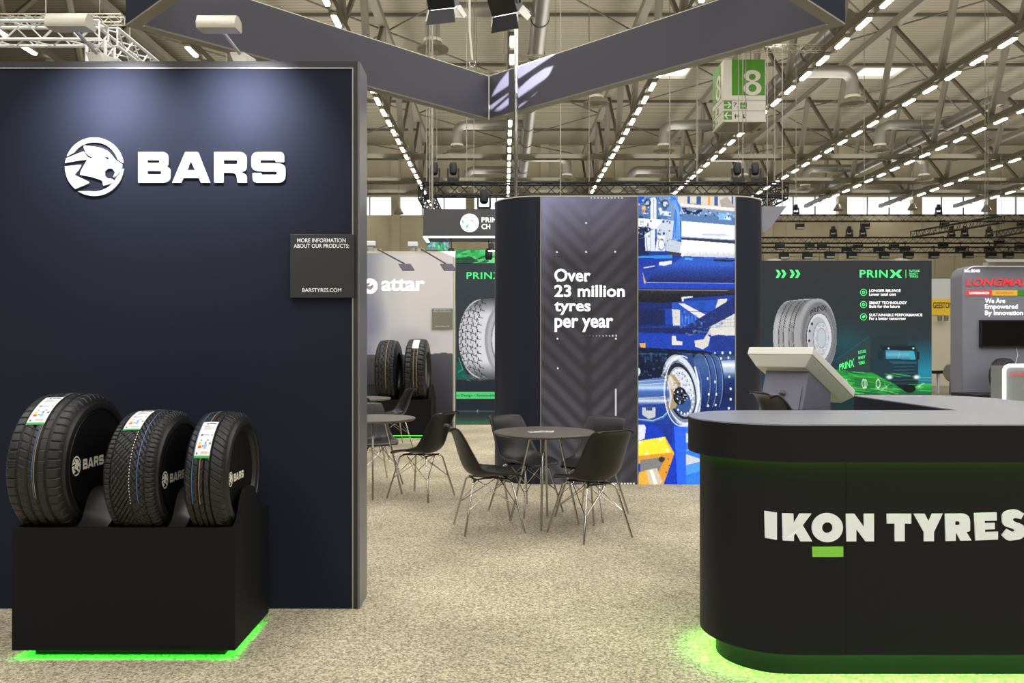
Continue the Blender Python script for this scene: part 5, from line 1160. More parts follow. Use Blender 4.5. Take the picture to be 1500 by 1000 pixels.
# stand and truck tyres
ts = thing('tyre_stand', 'long black box stand holding the two truck tyres', 'stand', (-2.6, 13.2, 0))
sx0, sx1, sy0, sy1, sz = -4.2, -1.14, 12.86, 13.68, .61
TT = [dict(x=-1.85, y=13.24, R=.505, w=.30, kind=3, lab='big truck tyre with zigzag tread nearer the navy wall'), dict(x=-1.385, y=13.24, R=.515, w=.30, kind=4, lab='big truck tyre with chunky blocks and a white sticker, right of the other')]
b = B(); xa = sx0
for q in TT + [None]:
    xe = (q['x'] - q['w'] / 2 - .03) if q else sx1
    hp = [(sy0, sz), (sy0 + .2, sz + .02), (sy0 + .3, sz + .16), (sy0 + .42, sz + .22), (sy0 + .55, sz + .12), (sy1, sz)]
    if xe > xa + .01: b.prism([(sy0, .05)] + (hp if q is not None or True else []) + [(sy1, .05)], lambda y, z: (xa, y, z), lambda y, z: (xe, y, z))
    if q:
        xb = min(q['x'] + q['w'] / 2 + .03, sx1); zc = sz - .07 + q['R'] + .012
        pr = [(sy0, .05)] + [(sy0 + (sy1 - sy0) * k / 20, min(sz, zc - math.sqrt(max(0, (q['R'] + .01) ** 2 - (sy0 + (sy1 - sy0) * k / 20 - q['y']) ** 2)))) for k in range(21)] + [(sy1, .05)]
        b.prism(pr, lambda y, z: (xe, y, z), lambda y, z: (xb, y, z)); xa = xb
obj('scooped_top', b, M['black'], ts, smooth=35)
obj('plinth', B().box(sx0 + .08, sx1 - .08, sy0 + .08, sy1 - .02, .006, .05), M['counter_black'], ts)
obj('led_strip', B().box(sx0 + .02, sx1 - .02, sy0 + .03, sy0 + .05, .042, .049), M['led_soft'], ts)
for q in TT:
    R, w_ = q['R'], q['w']; rr = R * .56; zc = sz - .07 + R + .002
    t = thing('truck_tyre', q['lab'], 'tyre', (q['x'], q['y'], zc), -.03)
    tyre_tread(t, q['kind'], R, w_, 480, 44, .022, .02)
    for s in (1, -1):
        raw('sidewall', B().lathe([(r, a) for r, a in sidewall_prof(R, w_, rr, s)], n=64, axis='x', caps=False), M['rubber_side'], t, 35)
    raw('inner_liner', B().lathe([(rr - .004, -w_ / 2 + .03), (rr - .02, 0), (rr - .004, w_ / 2 - .03)], n=48, axis='x', caps=False), M['rubber_side'], t, 40)
    raw('cover_disc', B().lathe([(rr, w_ / 2 - .04), (.001, w_ / 2 - .03)], n=48, axis='x', caps=False), M['disc_black'] if q['kind'] == 3 else mat('pale disc', (120, 118, 108), .5), t, 30)
    for uu in ([.15] if q['kind'] == 3 else [-.05, .3]):
        th = np.radians(np.linspace(-30, 110, 50)); b = B()
        for i in range(49): b.add([(xx, -(R + .001) * math.cos(t2), (R + .001) * math.sin(t2)) for t2 in (th[i], th[i + 1]) for xx in (uu * w_ / 2 - .004, uu * w_ / 2 + .004)], [(0, 1, 3, 2)])
        raw('paint_line', b, M['line_tan'], t)
    if q['kind'] == 4:
        th = np.radians(np.linspace(44, 72, 8)); b = B()
        for i in range(7): b.add([(xx, -(R + .004) * math.cos(t2), (R + .004) * math.sin(t2)) for t2 in (th[i], th[i + 1]) for xx in (-.045, .055)], [(0, 1, 3, 2)])
        raw('adhesive_label', b, M['white'], t, label='white sticker')
# ---- helper: big photographed tyre print
def print_tyre(cv, cx, cy, rx, ry, tw, zig):
    """tyre seen from the front right: rim ellipse at cx,cy, tread to the left"""
    for k in range(int(tw * 1.5), -1, -1):
        f = k / (tw * 1.5); g = 232 - 70 * (f ** 3) if zig else 214 - 60 * f
        cv.ell(cx - k / 1.5, cy, rx * (1 - .10 * f * f), ry * (1 - .05 * f * f), (g, g, g + 4))
    # shade top and bottom
    m_ = cv.inside([(cx - tw - rx, cy - ry - 5), (cx + rx + 3, cy - ry - 5), (cx + rx + 3, cy + ry + 5), (cx - tw - rx, cy + ry + 5)])
# ---- the dark-and-green tyre maker's stand: left part behind the pale wall, right part behind the counter
PY = 18.0
lw = thing('poster_wall', 'dark lit poster wall with a huge pale tyre and green letters, left of the pavilion', 'wall', tuple(P(700, 600, PY)))
lx0, lx1 = P(640, 0, PY).x, P(800, 0, PY).x; lzt = P(0, 385.5, PY).z
obj('core', B().box(lx0, lx1, PY + .01, PY + .2, .0, lzt), M['navy_dark'], lw)
cv = Canvas(641, 386, 799, 622, 1.3, (60, 68, 72))
D_ = lambda x, y: (530 + x / 7.143, 360 + y / 7.143); E_ = lambda x, y: (530 + x / 7.143, 480 + y / 7.143)
cv.vgrad(None, [(386, (62, 70, 74)), (520, (52, 62, 66)), (560, (40, 48, 56)), (600, (38, 44, 52)), (604, (120, 126, 128)), (622, (60, 64, 64))])
cx, cy = 738, 497
for k in range(60, -1, -1):
    f = k / 60; cv.ell(cx - 34 * f, cy - 1, 34 * (1 - .06 * f), 60 * (1 - .04 * f * f), (238 - 30 * f, 238 - 30 * f, 240 - 30 * f))
msk = ((cv.X - cx + 17) / 52) ** 2 + ((cv.Yy - cy + 1) / 61) ** 2 < 1
tread = msk & ~cv.inside(arc(cx + 6, cy, 34, 0, 350, 40, 57))
for k in range(-2, 14):      # block edges
    y = 432 + k * 10.5
    for j in range(5):
        x0 = 669 + j * 7.2 + 10 * ((y - cy) / 62) ** 2
        cv.put(tread & (np.abs(cv.Yy - y - (j % 2) * 3 - (cv.X - x0) * (-.35 if j < 2 else .35)) < .55) & (cv.X > x0) & (cv.X < x0 + 7), (60, 60, 66))
for j in range(1, 5):
    xb = 669 + j * 7.2 + 10 * ((cv.Yy - cy) / 62) ** 2 + 1.1 * np.sign(np.sin(cv.Yy * .6))
    cv.put(tread & (np.abs(cv.X - xb) < .7), (70, 70, 76))
for y0, s_ in ((452, -1), (538, 1)):
    g = np.clip(((cv.Yy - y0) * s_ + 8) / 22, 0, 1) * tread; cv.a = cv.a * (1 - g[..., None] * .75) + np.array((50, 52, 56)) * g[..., None] * .75
cv.ell(cx + 6, cy, 34, 57, (170, 170, 176)); cv.ell(cx + 7, cy, 31, 53, (196, 196, 202)); cv.ell(cx + 8, cy, 27, 45, (150, 150, 156)); cv.ell(cx + 8, cy, 25, 42, (236, 237, 240))
for a in (150, 175, 200, 130, 225): cv.ell(cx + 8 - 17 * abs(math.cos(math.radians(a))), cy + 33 * math.sin(math.radians(a)), 1.7, 2.2, (60, 62, 66))
for k in range(30): cv.line((672 + k * 1.2, 548 + random.random() * 10), (680 + k * 1.2, 549 + random.random() * 10), .5, (190, 200, 196), .5)
cv.poly([(641, 526), (672, 530), (684, 548), (694, 556), (641, 556)], (28, 112, 92), .7); cv.path([(672, 524), (678, 541), (671, 545)], 1, (60, 200, 130))
cv.rect(641, 573.8, 799, 584, (88, 224, 126)); cv.rect(641, 604, 799, 612, (92, 104, 100)); cv.line((700, 600), (692, 618), .8, (200, 205, 205)); cv.grain(10, 1, 8)
cv.mesh('poster', front(PY), PP, lw, .004, label='backlit poster of a huge pale tyre with green letters')
text('PRINX', 683.5, 735, 398.5, 408.5, front(PY), M['green_lit'], lw, .016, out=.01, space=1.1)
text('ro Design \u2022 Sustainable P', 668, 730, 577, 581.6, front(PY), M['sign_black'], lw, .012, out=.01)
# green printed canopy strip above it
gc = thing('canopy_banner', 'bright green patterned banner strip above the left poster wall', 'banner', tuple(P(696, 380, PY)))
cv = Canvas(641, 366, 799, 385.3, 2.2, (60, 170, 90))
rs = np.random.RandomState(4)
for k in range(90):
    x, y = 641 + rs.rand() * 158, 366 + rs.rand() * 20; col = [(40, 120, 70), (90, 210, 120), (50, 190, 90), (34, 60, 52), (120, 220, 140)][k % 5]; cv.ell(x, y, 3 + rs.rand() * 9, .8 + rs.rand() * 3, col, .7, rot=-.5 + rs.rand() * .5)
cv.poly([(664, 378), (690, 376), (702, 383), (690, 385.5), (664, 385.5)], (36, 52, 48), .8); cv.grain(40, 1, 9)
obj('core', B().box(lx0, lx1, PY + .01, PY + .12, lzt, P(0, 366, PY).z), M['navy_dark'], gc)
cv.mesh('print', front(PY), LB, gc, .004)
# header box
hY = 17.0; hx0, hx1 = P(620, 0, hY).x, P(830, 0, hY).x; hz0, hz1 = P(0, 348, hY).z, P(0, 306, hY).z
hb = thing('header_box', 'suspended dark header box with a lit white disc logo and white light strip', 'sign', (hx0, hY, hz0))
dpt = .85
for nm, bb in (('front_panel', B().box(hx0, hx1, hY, hY + .06, hz0 + .03, hz1)), ('side_panel', B().box(hx0, hx0 + .06, hY + .06, hY + dpt, hz0 + .03, hz1)), ('rear_panel', B().box(hx0, hx1, hY + dpt, hY + dpt + .06, hz0 + .03, hz1))):
    obj(nm, bb, mat('header grey', (72, 73, 78), .55), hb)
obj('led_strip', B().box(hx0, hx1, hY, hY + .05, hz0, hz0 + .03), M['led_white'], hb, label='white light strip')
obj('led_strip', B().box(hx0, hx0 + .05, hY + .05, hY + dpt, hz0, hz0 + .03), M['led_white'], hb, label='white light strip')
fh = front(hY)
ld_ = obj('lit_disc', B().lathe([(.19, -.03), (.19, .0)], tuple(P(688, 326.6, hY)), 32, 'y'), M['white_glow'], hb, label='glowing white disc with green leaf marks')
for pts in ([(689, 320), (692.5, 322.5), (695, 327.5), (691.5, 325)], [(682, 332), (684.5, 329), (687.5, 327), (686, 332), (683, 335.5)], [(676.5, 323), (678, 322), (680, 326), (679, 328), (677, 326)], [(697, 331), (699.5, 328.5), (698.5, 332), (696.8, 334)]):
    place_flat(curve_mesh([pts], 0), 'leaf_mark', M['green_lit'], hb, fh, .034)
text('PRINX', 705.5, 737, 318.5, 325.5, fh, M['white_glow'], hb, .014, out=.01, space=1.05); text('CH', 705.5, 718, 328, 335.5, fh, M['white_glow'], hb, .014, out=.01)
for x in (hx0 + .1, hx1 - .1): obj('cable', B().tube([(x, hY + .4, hz0 + .1), (x, hY + .4, ROOF - .02)], .012, 5), M['cable'], hb)
# green panel seen under the header box and pendant lamp
gp = thing('green_screen', 'small green and blue lit panel hanging just under the header box', 'screen', tuple(P(640, 356, 17.9)))
cv = Canvas(625, 351, 658, 366, 2.4, (90, 150, 130)); rs = np.random.RandomState(2)
for k in range(40): x, y = 625 + rs.rand() * 33, 351 + rs.rand() * 15; cv.ell(x, y, 1 + rs.rand() * 2, 2 + rs.rand() * 4, [(50, 190, 100), (120, 130, 170), (180, 200, 220), (40, 110, 80)][k % 4], .8)
q0_, q1_ = P(625, 366, 18.3), P(658, 351, 18.3)
obj('core', B().box(q0_.x, q1_.x, 18.31, 18.4, q0_.z, q1_.z), M['navy_dark'], gp); cv.mesh('print', front(18.3), LB, gp, .0)
obj('bracket', B().box(q0_.x + .1, q0_.x + .14, 18.32, 18.38, q1_.z, ROOF - .02), M['cable'], gp)
c = P(720, 367, 17.2); t = thing('pendant_lamp', 'black pendant spotlight with a glowing white lens over the left poster wall', 'lamp', tuple(c))
obj('shade', B().lathe([(.02, .16), (.05, .14), (.06, .05), (.07, 0)], tuple(c), 16), M['rig_black'], t, smooth=40); obj('lens', B().lathe([(.066, -.012), (.07, 0)], tuple(c), 16), M['flood_on'], t); obj('rod', B().tube([c + Vector((0, 0, .16)), Vector((c.x, c.y, hz0 + .02))], .01, 6), M['rig_black'], t)
for px, lab in [(661, 'black spotlight hanging under the header box beside the green screen'), (716, 'black spotlight on the canopy strip close to the pavilion')]:
    c = P(px, 372, 17.45); t = thing('spotlight', lab, 'stage light', tuple(c))
    obj('housing', B().lathe([(.05, .12), (.075, .08), (.08, -.08), (.06, -.12)], tuple(c), 14), M['rig_black'], t, smooth=40); obj('rod', B().tube([c + Vector((0, 0, .11)), Vector((c.x, c.y, hz0 + .05)), Vector((c.x, hY + .03, hz0 + .05))], .012, 6), M['rig_black'], t)
pf = obj('gloss_floor', B().box(lx0 - 1, 9.5, 15.1, 20, 0, .02), M['gloss_floor']); tag(pf, 'glossy black floor of the stand behind the carpet', 'floor'); pf['kind'] = 'structure'
# right poster wall
QY = 15.0
rw = thing('poster_wall', 'big dark poster wall with tyre and glowing green truck, right of the pavilion', 'wall', tuple(P(1246, 600, QY)))
qx0, qx1 = P(1090, 0, QY).x, P(1365, 0, QY).x; qz = P(0, 381.5, QY).z
obj('core', B().box(qx0, qx1, QY + .005, QY + .3, .006, qz), mat('poster wall edge', (48, 54, 58), .5), rw)
cv = Canvas(1091, 382, 1364.5, 610, 1.25, (52, 56, 60))
G_ = lambda pts: [(1120 + x / 4.546, 370 + y / 4.546) for x, y in pts]
cv.vgrad(None, [(382, (50, 54, 58)), (480, (46, 56, 60)), (520, (36, 60, 72)), (560, (24, 66, 84)), (610, (20, 60, 70))])
g = np.clip((cv.X - 1290) / 60, 0, 1)[..., None] * np.clip(1 - np.abs(cv.Yy - 545) / 50, 0, 1)[..., None]; cv.a = cv.a * (1 - g) + np.array((32, 150, 178)) * g
g = np.clip((cv.X - 1205) / 30, 0, 1)[..., None] * np.clip(1 - (cv.X - 1240) / 60, 0, 1)[..., None] * np.clip(1 - np.abs(cv.Yy - 500) / 34, 0, 1)[..., None] * .5; cv.a = cv.a * (1 - g) + np.array((28, 110, 118)) * g
# truck trailer and cab
cv.poly(G_([(490, 720), (690, 565), (950, 540), (945, 700), (710, 800), (490, 790)]), (38, 58, 62)); cv.poly(G_([(490, 720), (690, 565), (708, 570), (700, 790), (490, 790)]), (46, 72, 72)); cv.line(*G_([(480, 712), (690, 560)]), .8, (30, 120, 140), .8)
cv.poly(G_([(725, 660), (765, 622), (1000, 620), (1020, 660), (1022, 880), (980, 925), (870, 905), (725, 800)]), (30, 60, 72)); cv.poly(G_([(765, 622), (1000, 618), (1010, 648), (790, 652)]), (20, 38, 44))
cv.vgrad(G_([(805, 648), (995, 655), (1006, 712), (808, 706)]), [(513, (70, 150, 190)), (519, (110, 200, 220)), (526, (60, 140, 170))]); cv.poly(G_([(960, 655), (995, 655), (1006, 712), (970, 710)]), (60, 190, 210)); cv.line(*G_([(900, 660), (890, 700)]), 1, (160, 220, 230)); cv.poly(G_([(755, 655), (790, 650), (785, 715), (752, 712)]), (26, 48, 54)); cv.poly(G_([(1012, 660), (1030, 660), (1030, 712), (1016, 712)]), (20, 40, 46))
for k in range(6): cv.line(*G_([(860, 748 + k * 22), (1000, 745 + k * 22)]), 1.6, (18, 34, 42)); cv.line(*G_([(862, 738 + k * 22), (1000, 735 + k * 22)]), .6, (52, 120, 140))
cv.poly(G_([(825, 722), (1010, 725), (1010, 740), (860, 742)]), (40, 96, 120)); cv.ell(*G_([(925, 780)])[0], 22, 14, (30, 90, 120), .35, soft=.8)
rs = np.random.RandomState(5)
cv.vgrad(G_([(440, 770), (560, 790), (720, 800), (870, 880), (1120, 870), (1120, 1100), (440, 1100)]), [(545, (40, 180, 60)), (562, (60, 225, 70)), (575, (30, 120, 60)), (585, (16, 50, 50))], al=.85)
for k in range(70):
    x, y = 440 + rs.rand() * 420, 790 + rs.rand() * 140; cv.line(*G_([(x, y), (x + 60 + rs.rand() * 90, y + 8 + rs.rand() * 16)]), .5 + rs.rand() * 1.0, [(120, 255, 110), (30, 120, 60), (70, 230, 90), (20, 80, 70)][k % 4], .7)
cv.poly(G_([(600, 830), (720, 830), (830, 870), (860, 905), (700, 900), (600, 880)]), (24, 100, 50), .5)
for x, rx in ((660, 13), (755, 15), (672, 10), (530, 6), (545, 6)): cv.ell(*G_([(x, 872)])[0], rx / 4.5, 32 / 4.5, (225, 255, 225), inner=.7)
cv.poly(G_([(870, 880), (1020, 880), (985, 925), (930, 920)]), (14, 26, 30)); cv.ell(*G_([(965, 905)])[0], 9, 6, (12, 18, 22))
for x in (830, 1012): cv.ell(*G_([(x, 828)])[0], 7, 4.6, (190, 240, 230), .9, soft=.6); cv.ell(*G_([(x, 828)])[0], 3.4, 2.2, (250, 255, 250))
for x, y in ((812, 890), (790, 905), (1030, 890), (1040, 880)):
    for k in range(7): a = rs.rand() * 6.3; cv.line(G_([(x, y)])[0], (G_([(x, y)])[0][0] + 6 * math.cos(a), G_([(x, y)])[0][1] + 4 * math.sin(a)), .8, (190, 255, 190), .7)
cv.line(*G_([(1030, 832), (1120, 832)]), .8, (150, 235, 190)); cv.line(*G_([(1030, 852), (1120, 852)]), .5, (120, 225, 190)); cv.line(*G_([(1030, 915), (1120, 922)]), .9, (90, 240, 120))
for x in (825, 990): cv.ell(*G_([(x, 636)])[0], 1.6, 1, (230, 255, 255))
# tyre on the poster
cx, cy = G_([(360, 560)])[0]; rx, ry = 26.5, 52
for k in range(70, -1, -1):
    f = k / 70; cv.ell(cx - 42.5 * f, cy - 1, rx * (1 - .08 * f * f), (ry + 3) * (1 - .06 * f * f), (176 + 24 * f,) * 3)
tread = cv.inside([(x, y) for x, y in arc(cx - 42, cy, rx * .93, 90, 270, 20, ry)] + [(x, y) for x, y in arc(cx - 6, cy, rx, 270, 90, 20, ry + 3)])
for j, xo in enumerate((8, 14.5, 23, 29)):
    xb = cx - 42 - rx * .93 * np.sqrt(np.clip(1 - ((cv.Yy - cy) / (ry + 2)) ** 2, 0, 1)) + xo
    cv.put(tread & (np.abs(cv.X - xb + .5 * np.sign(np.sin(cv.Yy * 2.2))) < .65), (40, 40, 44)); 
    if j in (0, 2): cv.put(tread & (np.abs(cv.X - xb - 3.2) < .5) & (np.sin(cv.Yy * 2.6) > .2), (90, 90, 94))
g = (np.clip((cy - 26 - cv.Yy) / 14, 0, 1) * tread)[..., None]; cv.a = cv.a * (1 - g * .45) + np.array((70, 72, 76)) * g * .45
cv.ell(cx, cy, rx, ry, (150, 150, 154)); cv.ell(cx + .6, cy, rx * .95, ry * .96, (128, 129, 133)); cv.ell(cx + .5, cy, rx * .80, ry * .80, (146, 147, 151)); cv.ell(cx + .5, cy + 1, rx * .72, ry * .70, (70, 70, 74)); cv.ell(cx + .8, cy + 1, rx * .68, ry * .68, (232, 233, 236))
cv.ell(cx - 1, cy + 1, rx * .56, ry * .58, (198, 200, 206)); cv.ell(cx + 3, cy + 2, rx * .44, ry * .46, (150, 152, 160)); cv.ell(cx + 3.6, cy + 2, rx * .41, ry * .44, (222, 224, 230)); cv.ell(cx + 4, cy + 2, rx * .24, ry * .27, (206, 216, 220)); cv.ell(cx + 4, cy + 2, rx * .26, ry * .29, (160, 165, 170), inner=.9)
for k in range(10): a = 2 * PI * k / 10; cv.ell(cx + 3.8 + rx * .33 * math.cos(a), cy + 2 + ry * .37 * math.sin(a), 1.2, 1.5, (150, 152, 158)); cv.ell(cx + 3.8 + rx * .33 * math.cos(a), cy + 2 + ry * .37 * math.sin(a), .7, .9, (236, 238, 240))
for a in (160, 190, 135, 215): cv.ell(cx + .5 + rx * .56 * math.cos(math.radians(a)), cy + 1 - ry * .54 * math.sin(math.radians(a)), 1.6, 2.1, (52, 54, 60))
cv.grain(8, 1, 11)
cv.mesh('poster', front(QY), PP, rw, .004, label='backlit poster with tyre, truck and green streaks')
fq = front(QY)
for k in range(4):
    x0 = 1136 + (k // 2) * 20.4 + (k % 2) * 8
    place_flat(curve_mesh([[(x0, 395), (x0 + 4, 395), (x0 + 7.6, 401), (x0 + 4, 407), (x0, 407), (x0 + 3.4, 401)]], 0), 'chevron', M['green_lit'], rw, fq, .01)
text('PRIN', 1259, 1300, 395.3, 406.5, fq, M['green_lit'], rw, .018, out=.01, space=1.1)
place_flat(curve_mesh([[(1303, 395), (1307.5, 395), (1311.5, 400), (1316, 395), (1321, 395), (1316, 401), (1321, 407), (1316, 407), (1311.5, 402), (1307.5, 407), (1303, 407), (1308, 401)]], 0), 'lettering', M['green_lit'], rw, fq, .01)
obj('divider', B().prism([(1326.3, 395), (1327, 395), (1327, 407), (1326.3, 407)], lambda x, y: fq(x, y, .004), lambda x, y: fq(x, y, .01)), M['green_lit'], rw)
for s_, y in (('FUTURE', 395), ('READY', 399.2), ('TIRES', 403.4)): text(s_, 1331.5, 1331.5 + 2.35 * len(s_) + 1, y, y + 3.1, fq, M['green_lit'], rw, .015, out=.01)
for s_, x1, y0, y1 in [('LONGER MILEAGE', 1319, 423.5, 427.5), ('Lower total cost', 1312, 428.6, 433), ('SMART TECHNOLOGY', 1328, 441.3, 445.3), ('Built for the future', 1317.5, 446.3, 450.8), ('SUSTAINABLE PERFORMANCE', 1350.5, 459.2, 463.2), ('For a better tomorrow', 1326.5, 464, 468.5)]:
    text(s_, 1273, x1, y0, y1, fq, M['white_glow'], rw, .006, out=.01)
for y in (428, 446, 464):
    place_flat(curve_mesh([arc(1264.6, y, 5.1, 0, 350, 24), arc(1264.6, y, 4.2, 0, 350, 24)], 0), 'icon_ring', M['green_lit'], rw, fq, .01)
    place_flat(curve_mesh([arc(1264.6, y, 2.3, 0, 350, 12), arc(1264.6, y, 1.1, 0, 350, 10)] if y != 464 else [[(1262.3, 466), (1262.6, 463), (1265, 461.6), (1267, 461.6), (1267, 464), (1265, 466)]], 0), 'icon', M['green_lit'], rw, fq, .01)
def on_print(s_, x0, x1, y0, y1, m, dy, sh=0):
    me = text_mesh(s_, .02, 0, 1.0); a = np.array([v.co[:] for v in me.vertices]); lo, hi = a.min(0), a.max(0)
    for v in me.vertices:
        u = (v.co.x - lo[0]) / (hi[0] - lo[0]); w_ = (v.co.y - lo[1]) / (hi[1] - lo[1]); x = x0 + u * (x1 - x0); y = y1 - w_ * (y1 - y0) * (1 + sh * u) + dy(u); v.co = (x, -y, 0)
    place_flat(me, 'lettering', m, rw, fq, .01)
on_print('PRINX', 1229, 1251, 533.5, 542, M['green_lit'], lambda u: -5 * u, .45)
for i, s_ in enumerate(('FUTURE', 'READY', 'TIRES')): on_print(s_, 1257, 1268 - i * .8, 515 + i * 8 - 1, 519.5 + i * 8 - 1, M['green_lit'], lambda u: -2.2 * u)
on_print('PRINX', 1187, 1211, 450, 458, M['sign_black'], lambda u: 5 - 8 * math.sin(u * 2.1))
for px in (1135, 1322):
    c = P(px, 380.5, QY); o = obj('box_floodlight', B().box(c.x - .12, c.x + .12, QY + .02, QY + .2, qz, qz + .03).box(c.x - .06, c.x + .04, QY + .05, QY + .15, qz + .03, qz + .045), M['lamp_body']); tag(o, 'flat lamp lying on top of the right poster wall, at its ' + ('left end' if px < 1200 else 'right end'), 'lamp')
# ---- yellow sign stand
gY = 30.0
gs = thing('far_stand', 'far pale stand with a yellow name board, between poster wall and rounded booth', 'stand', tuple(P(1380, 560, gY)))
a, c = P(1358, 408, gY), P(1425, 541, gY)
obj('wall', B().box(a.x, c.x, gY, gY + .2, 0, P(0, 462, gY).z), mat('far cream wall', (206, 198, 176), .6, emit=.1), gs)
obj('white_board', B().box(a.x, c.x, gY - .04, gY + .2, P(0, 438, gY).z, a.z), M['pale'], gs)
obj('name_board', B().box(a.x, c.x, gY - .06, gY + .2, P(0, 461.5, gY).z, P(0, 438, gY).z), M['yellow'], gs, label='yellow board with black capital letters')
text('GEESTONE', 1366.5, 1398.5, 442.5, 451.5, front(gY - .06), M['sign_black'], gs, .015, out=.01)
for px, lab in ((1376.5, 'small pendant lamp under the yellow board, left of two'), (1386, 'small pendant lamp under the yellow board, right of two')):
    c = P(px, 466, gY - .3); t = thing('pendant_lamp', lab, 'lamp', tuple(c)); obj('shade', B().lathe([(.07, -.1), (.08, .08)], tuple(c), 12), M['duct'], t, smooth=40); obj('cord', B().tube([c + Vector((0, 0, .08)), (c.x, gY - .05, P(0, 461, gY).z)], .01, 5), M['cable'], t)
ft = thing('far_table', 'black far table with thin white legs beside the rounded booth', 'table', tuple(P(1384, 560, 25)))
a = P(1366, 543, 25); c = P(1402, 547, 25)
obj('tabletop', B().box(a.x, c.x, 25, 25.6, c.z, a.z), M['rig_black'], ft)
for px in (1367, 1378, 1383, 1400):
    x = P(px, 0, 25).x; obj('leg', B().tube([(x, 25.1 + .3 * (px % 2), c.z), (x, 25.1 + .3 * (px % 2), 0)], .02, 6), M['white'], ft)
# ---- rounded grey booth at the right edge
rY = 22.0; r0 = P(1410, 0, rY).x; r1 = P(1640, 0, rY).x; rz = P(0, 389, rY).z
rb = thing('rounded_booth', 'rounded grey booth wall with red letters and a television at the right edge', 'booth', (r0, rY, 0))
out = [(r0, 0.0), (r1, 0.0), (r1, rz)] + [(r0 + .32 - .32 * math.sin(math.radians(a)), rz - .32 + .32 * math.cos(math.radians(a))) for a in range(0, 91, 9)]
obj('body', B().prism(out, lambda x, z: (x, rY, z), lambda x, z: (x, rY + .62, z)), M['booth_grey'], rb, smooth=40, bevel=.03)
obj('light_edge', B().tube([(r0 + .34 - .32 * math.sin(math.radians(a)), rY - .012, rz - .34 + .32 * math.cos(math.radians(a))) for a in range(60, -1, -10)] + [(r1, rY - .012, rz - .02)], .018, 6), mat('edge glow', (220, 225, 235), .4, emit=.3), rb)
fr_ = front(rY - .005)
text('No:8040', 1412.5, 1435, 394.5, 398.8, fr_, M['white_glow'], rb, .01, out=.01)
text('LONGMARCH', 1414, 1532, 407.5, 418.6, fr_, M['red'], rb, .03, out=.02, shear=.3)
for x0, x1, mm in ((1415, 1453, M['red']), (1453, 1490, M['yellow']), (1490, 1530, M['sign_green'])):
    obj('colour_bar', B().prism([(x0, 425), (x1, 425), (x1, 432.8), (x0, 432.8)], lambda x, y: fr_(x, y, 0), lambda x, y: fr_(x, y, .01)), mm, rb)
text('LONGMARCH', 1420, 1448, 427.3, 430.6, fr_, M['white_glow'], rb, .02, out=.012); text('ROADLUX', 1459, 1484, 427.3, 430.6, fr_, M['red'], rb, .02, out=.012)
for s_, x1, y0, y1 in [('We Are', 1472, 436.8, 444), ('Empowered', 1490.5, 445.5, 454.2), ('By Innovation', 1498, 454.8, 463.4)]: text(s_, 1442.5, x1, y0, y1, fr_, M['white_glow'], rb, .012, out=.012)
tv = thing('television', 'large black television on the rounded grey booth wall', 'television', tuple(P(1470, 508, rY - .06)))
a, c = P(1437, 468.5, rY - .1), P(1530, 508, rY - .1)
obj('casing', B().box(a.x, c.x, rY - .1, rY - .005, c.z, a.z), M['rig_black'], tv); obj('screen', B().box(a.x + .03, c.x - .03, rY - .104, rY - .1, c.z + .03, a.z - .03), M['screen'], tv)
a = P(1488, 509, rY); o = obj('television_cable', B().tube([(a.x, rY - .02, a.z), (a.x + .04, rY - .02, a.z - .2), (a.x - .02, rY - .02, a.z - .42)], .01, 5), M['white']); tag(o, 'thin white cable hanging below the television', 'cable')
lt = thing('booth_light', 'white flat light leaning out over the rounded booth top', 'lamp', tuple(P(1450, 388, rY)))
a = P(1441, 380, rY - .3)
obj('head', B().hexa([P(1447, 383.5, rY - .3), P(1530, 383.5, rY - .3), P(1530, 383.5, rY - .05), P(1447, 383.5, rY - .05), P(1441, 379.5, rY - .35), P(1530, 379.5, rY - .35), P(1530, 379.5, rY - .1), P(1441, 379.5, rY - .1)]), M['white'], lt)
obj('bracket', B().box(P(1443, 0, rY).x, P(1451, 0, rY).x, rY - .15, rY + .1, rz - .01, P(0, 383.5, rY - .1).z), M['lamp_body'], lt)
pd = obj('podium', B().box(P(1410, 0, 21.4).x, P(1620, 0, 21.4).x, 20.7, rY - .05, 0, P(0, 576, 21.4).z), M['rig_black']); tag(pd, 'low black podium in front of the rounded grey booth', 'podium')
def side_tyre(px, R, w_, lab, ang):
    zt2 = P(0, 576, 21.4).z; x = (px - CX) * 21.35 / F
    t = thing('truck_tyre', lab, 'tyre', (x, 21.35, zt2 + R + .003), ang)
    tyre_tread(t, 3, R, w_, 300, 30, .02, .02)
    for s in (1, -1): raw('sidewall', B().lathe([(r, a) for r, a in sidewall_prof(R, w_, R * .56, s)], n=48, axis='x', caps=False), mat('worn rubber', (70, 70, 74), .5), t, 35)
    raw('inner_liner', B().lathe([(R * .555, -w_ / 2 + .03), (R * .53, 0), (R * .555, w_ / 2 - .03)], n=40, axis='x', caps=False), M['rubber_side'], t, 40)
side_tyre(1470, .46, .30, 'truck tyre standing under the television on the low podium', math.radians(-60))
side_tyre(1522, .46, .30, 'truck tyre at the right edge behind the glowing counter', math.radians(-60))
lc = thing('lit_counter', 'grey counter with glowing white edges in front of the rounded booth', 'counter', tuple(P(1500, 590, 18)))
a = P(1469, 534, 18.0); c = P(1600, 600, 18.0)
obj('body', B().box(a.x + .03, c.x, 18.02, 18.5, 0, a.z - .03), mat('glossy grey', (140, 146, 146), .2), lc)
obj('light_edge', B().tube([(a.x + .03, 18, 0), (a.x + .03, 18, a.z - .12), (a.x + .06, 18, a.z - .05), (a.x + .13, 18, a.z - .02), (c.x, 18, a.z - .02)], .035, 8), M['led_white'], lc, label='glowing white edge')
text('LONGMARCH', 1477, 1528, 545.5, 550.5, front(18.0), M['red'], lc, .015, out=.01, shear=.3)
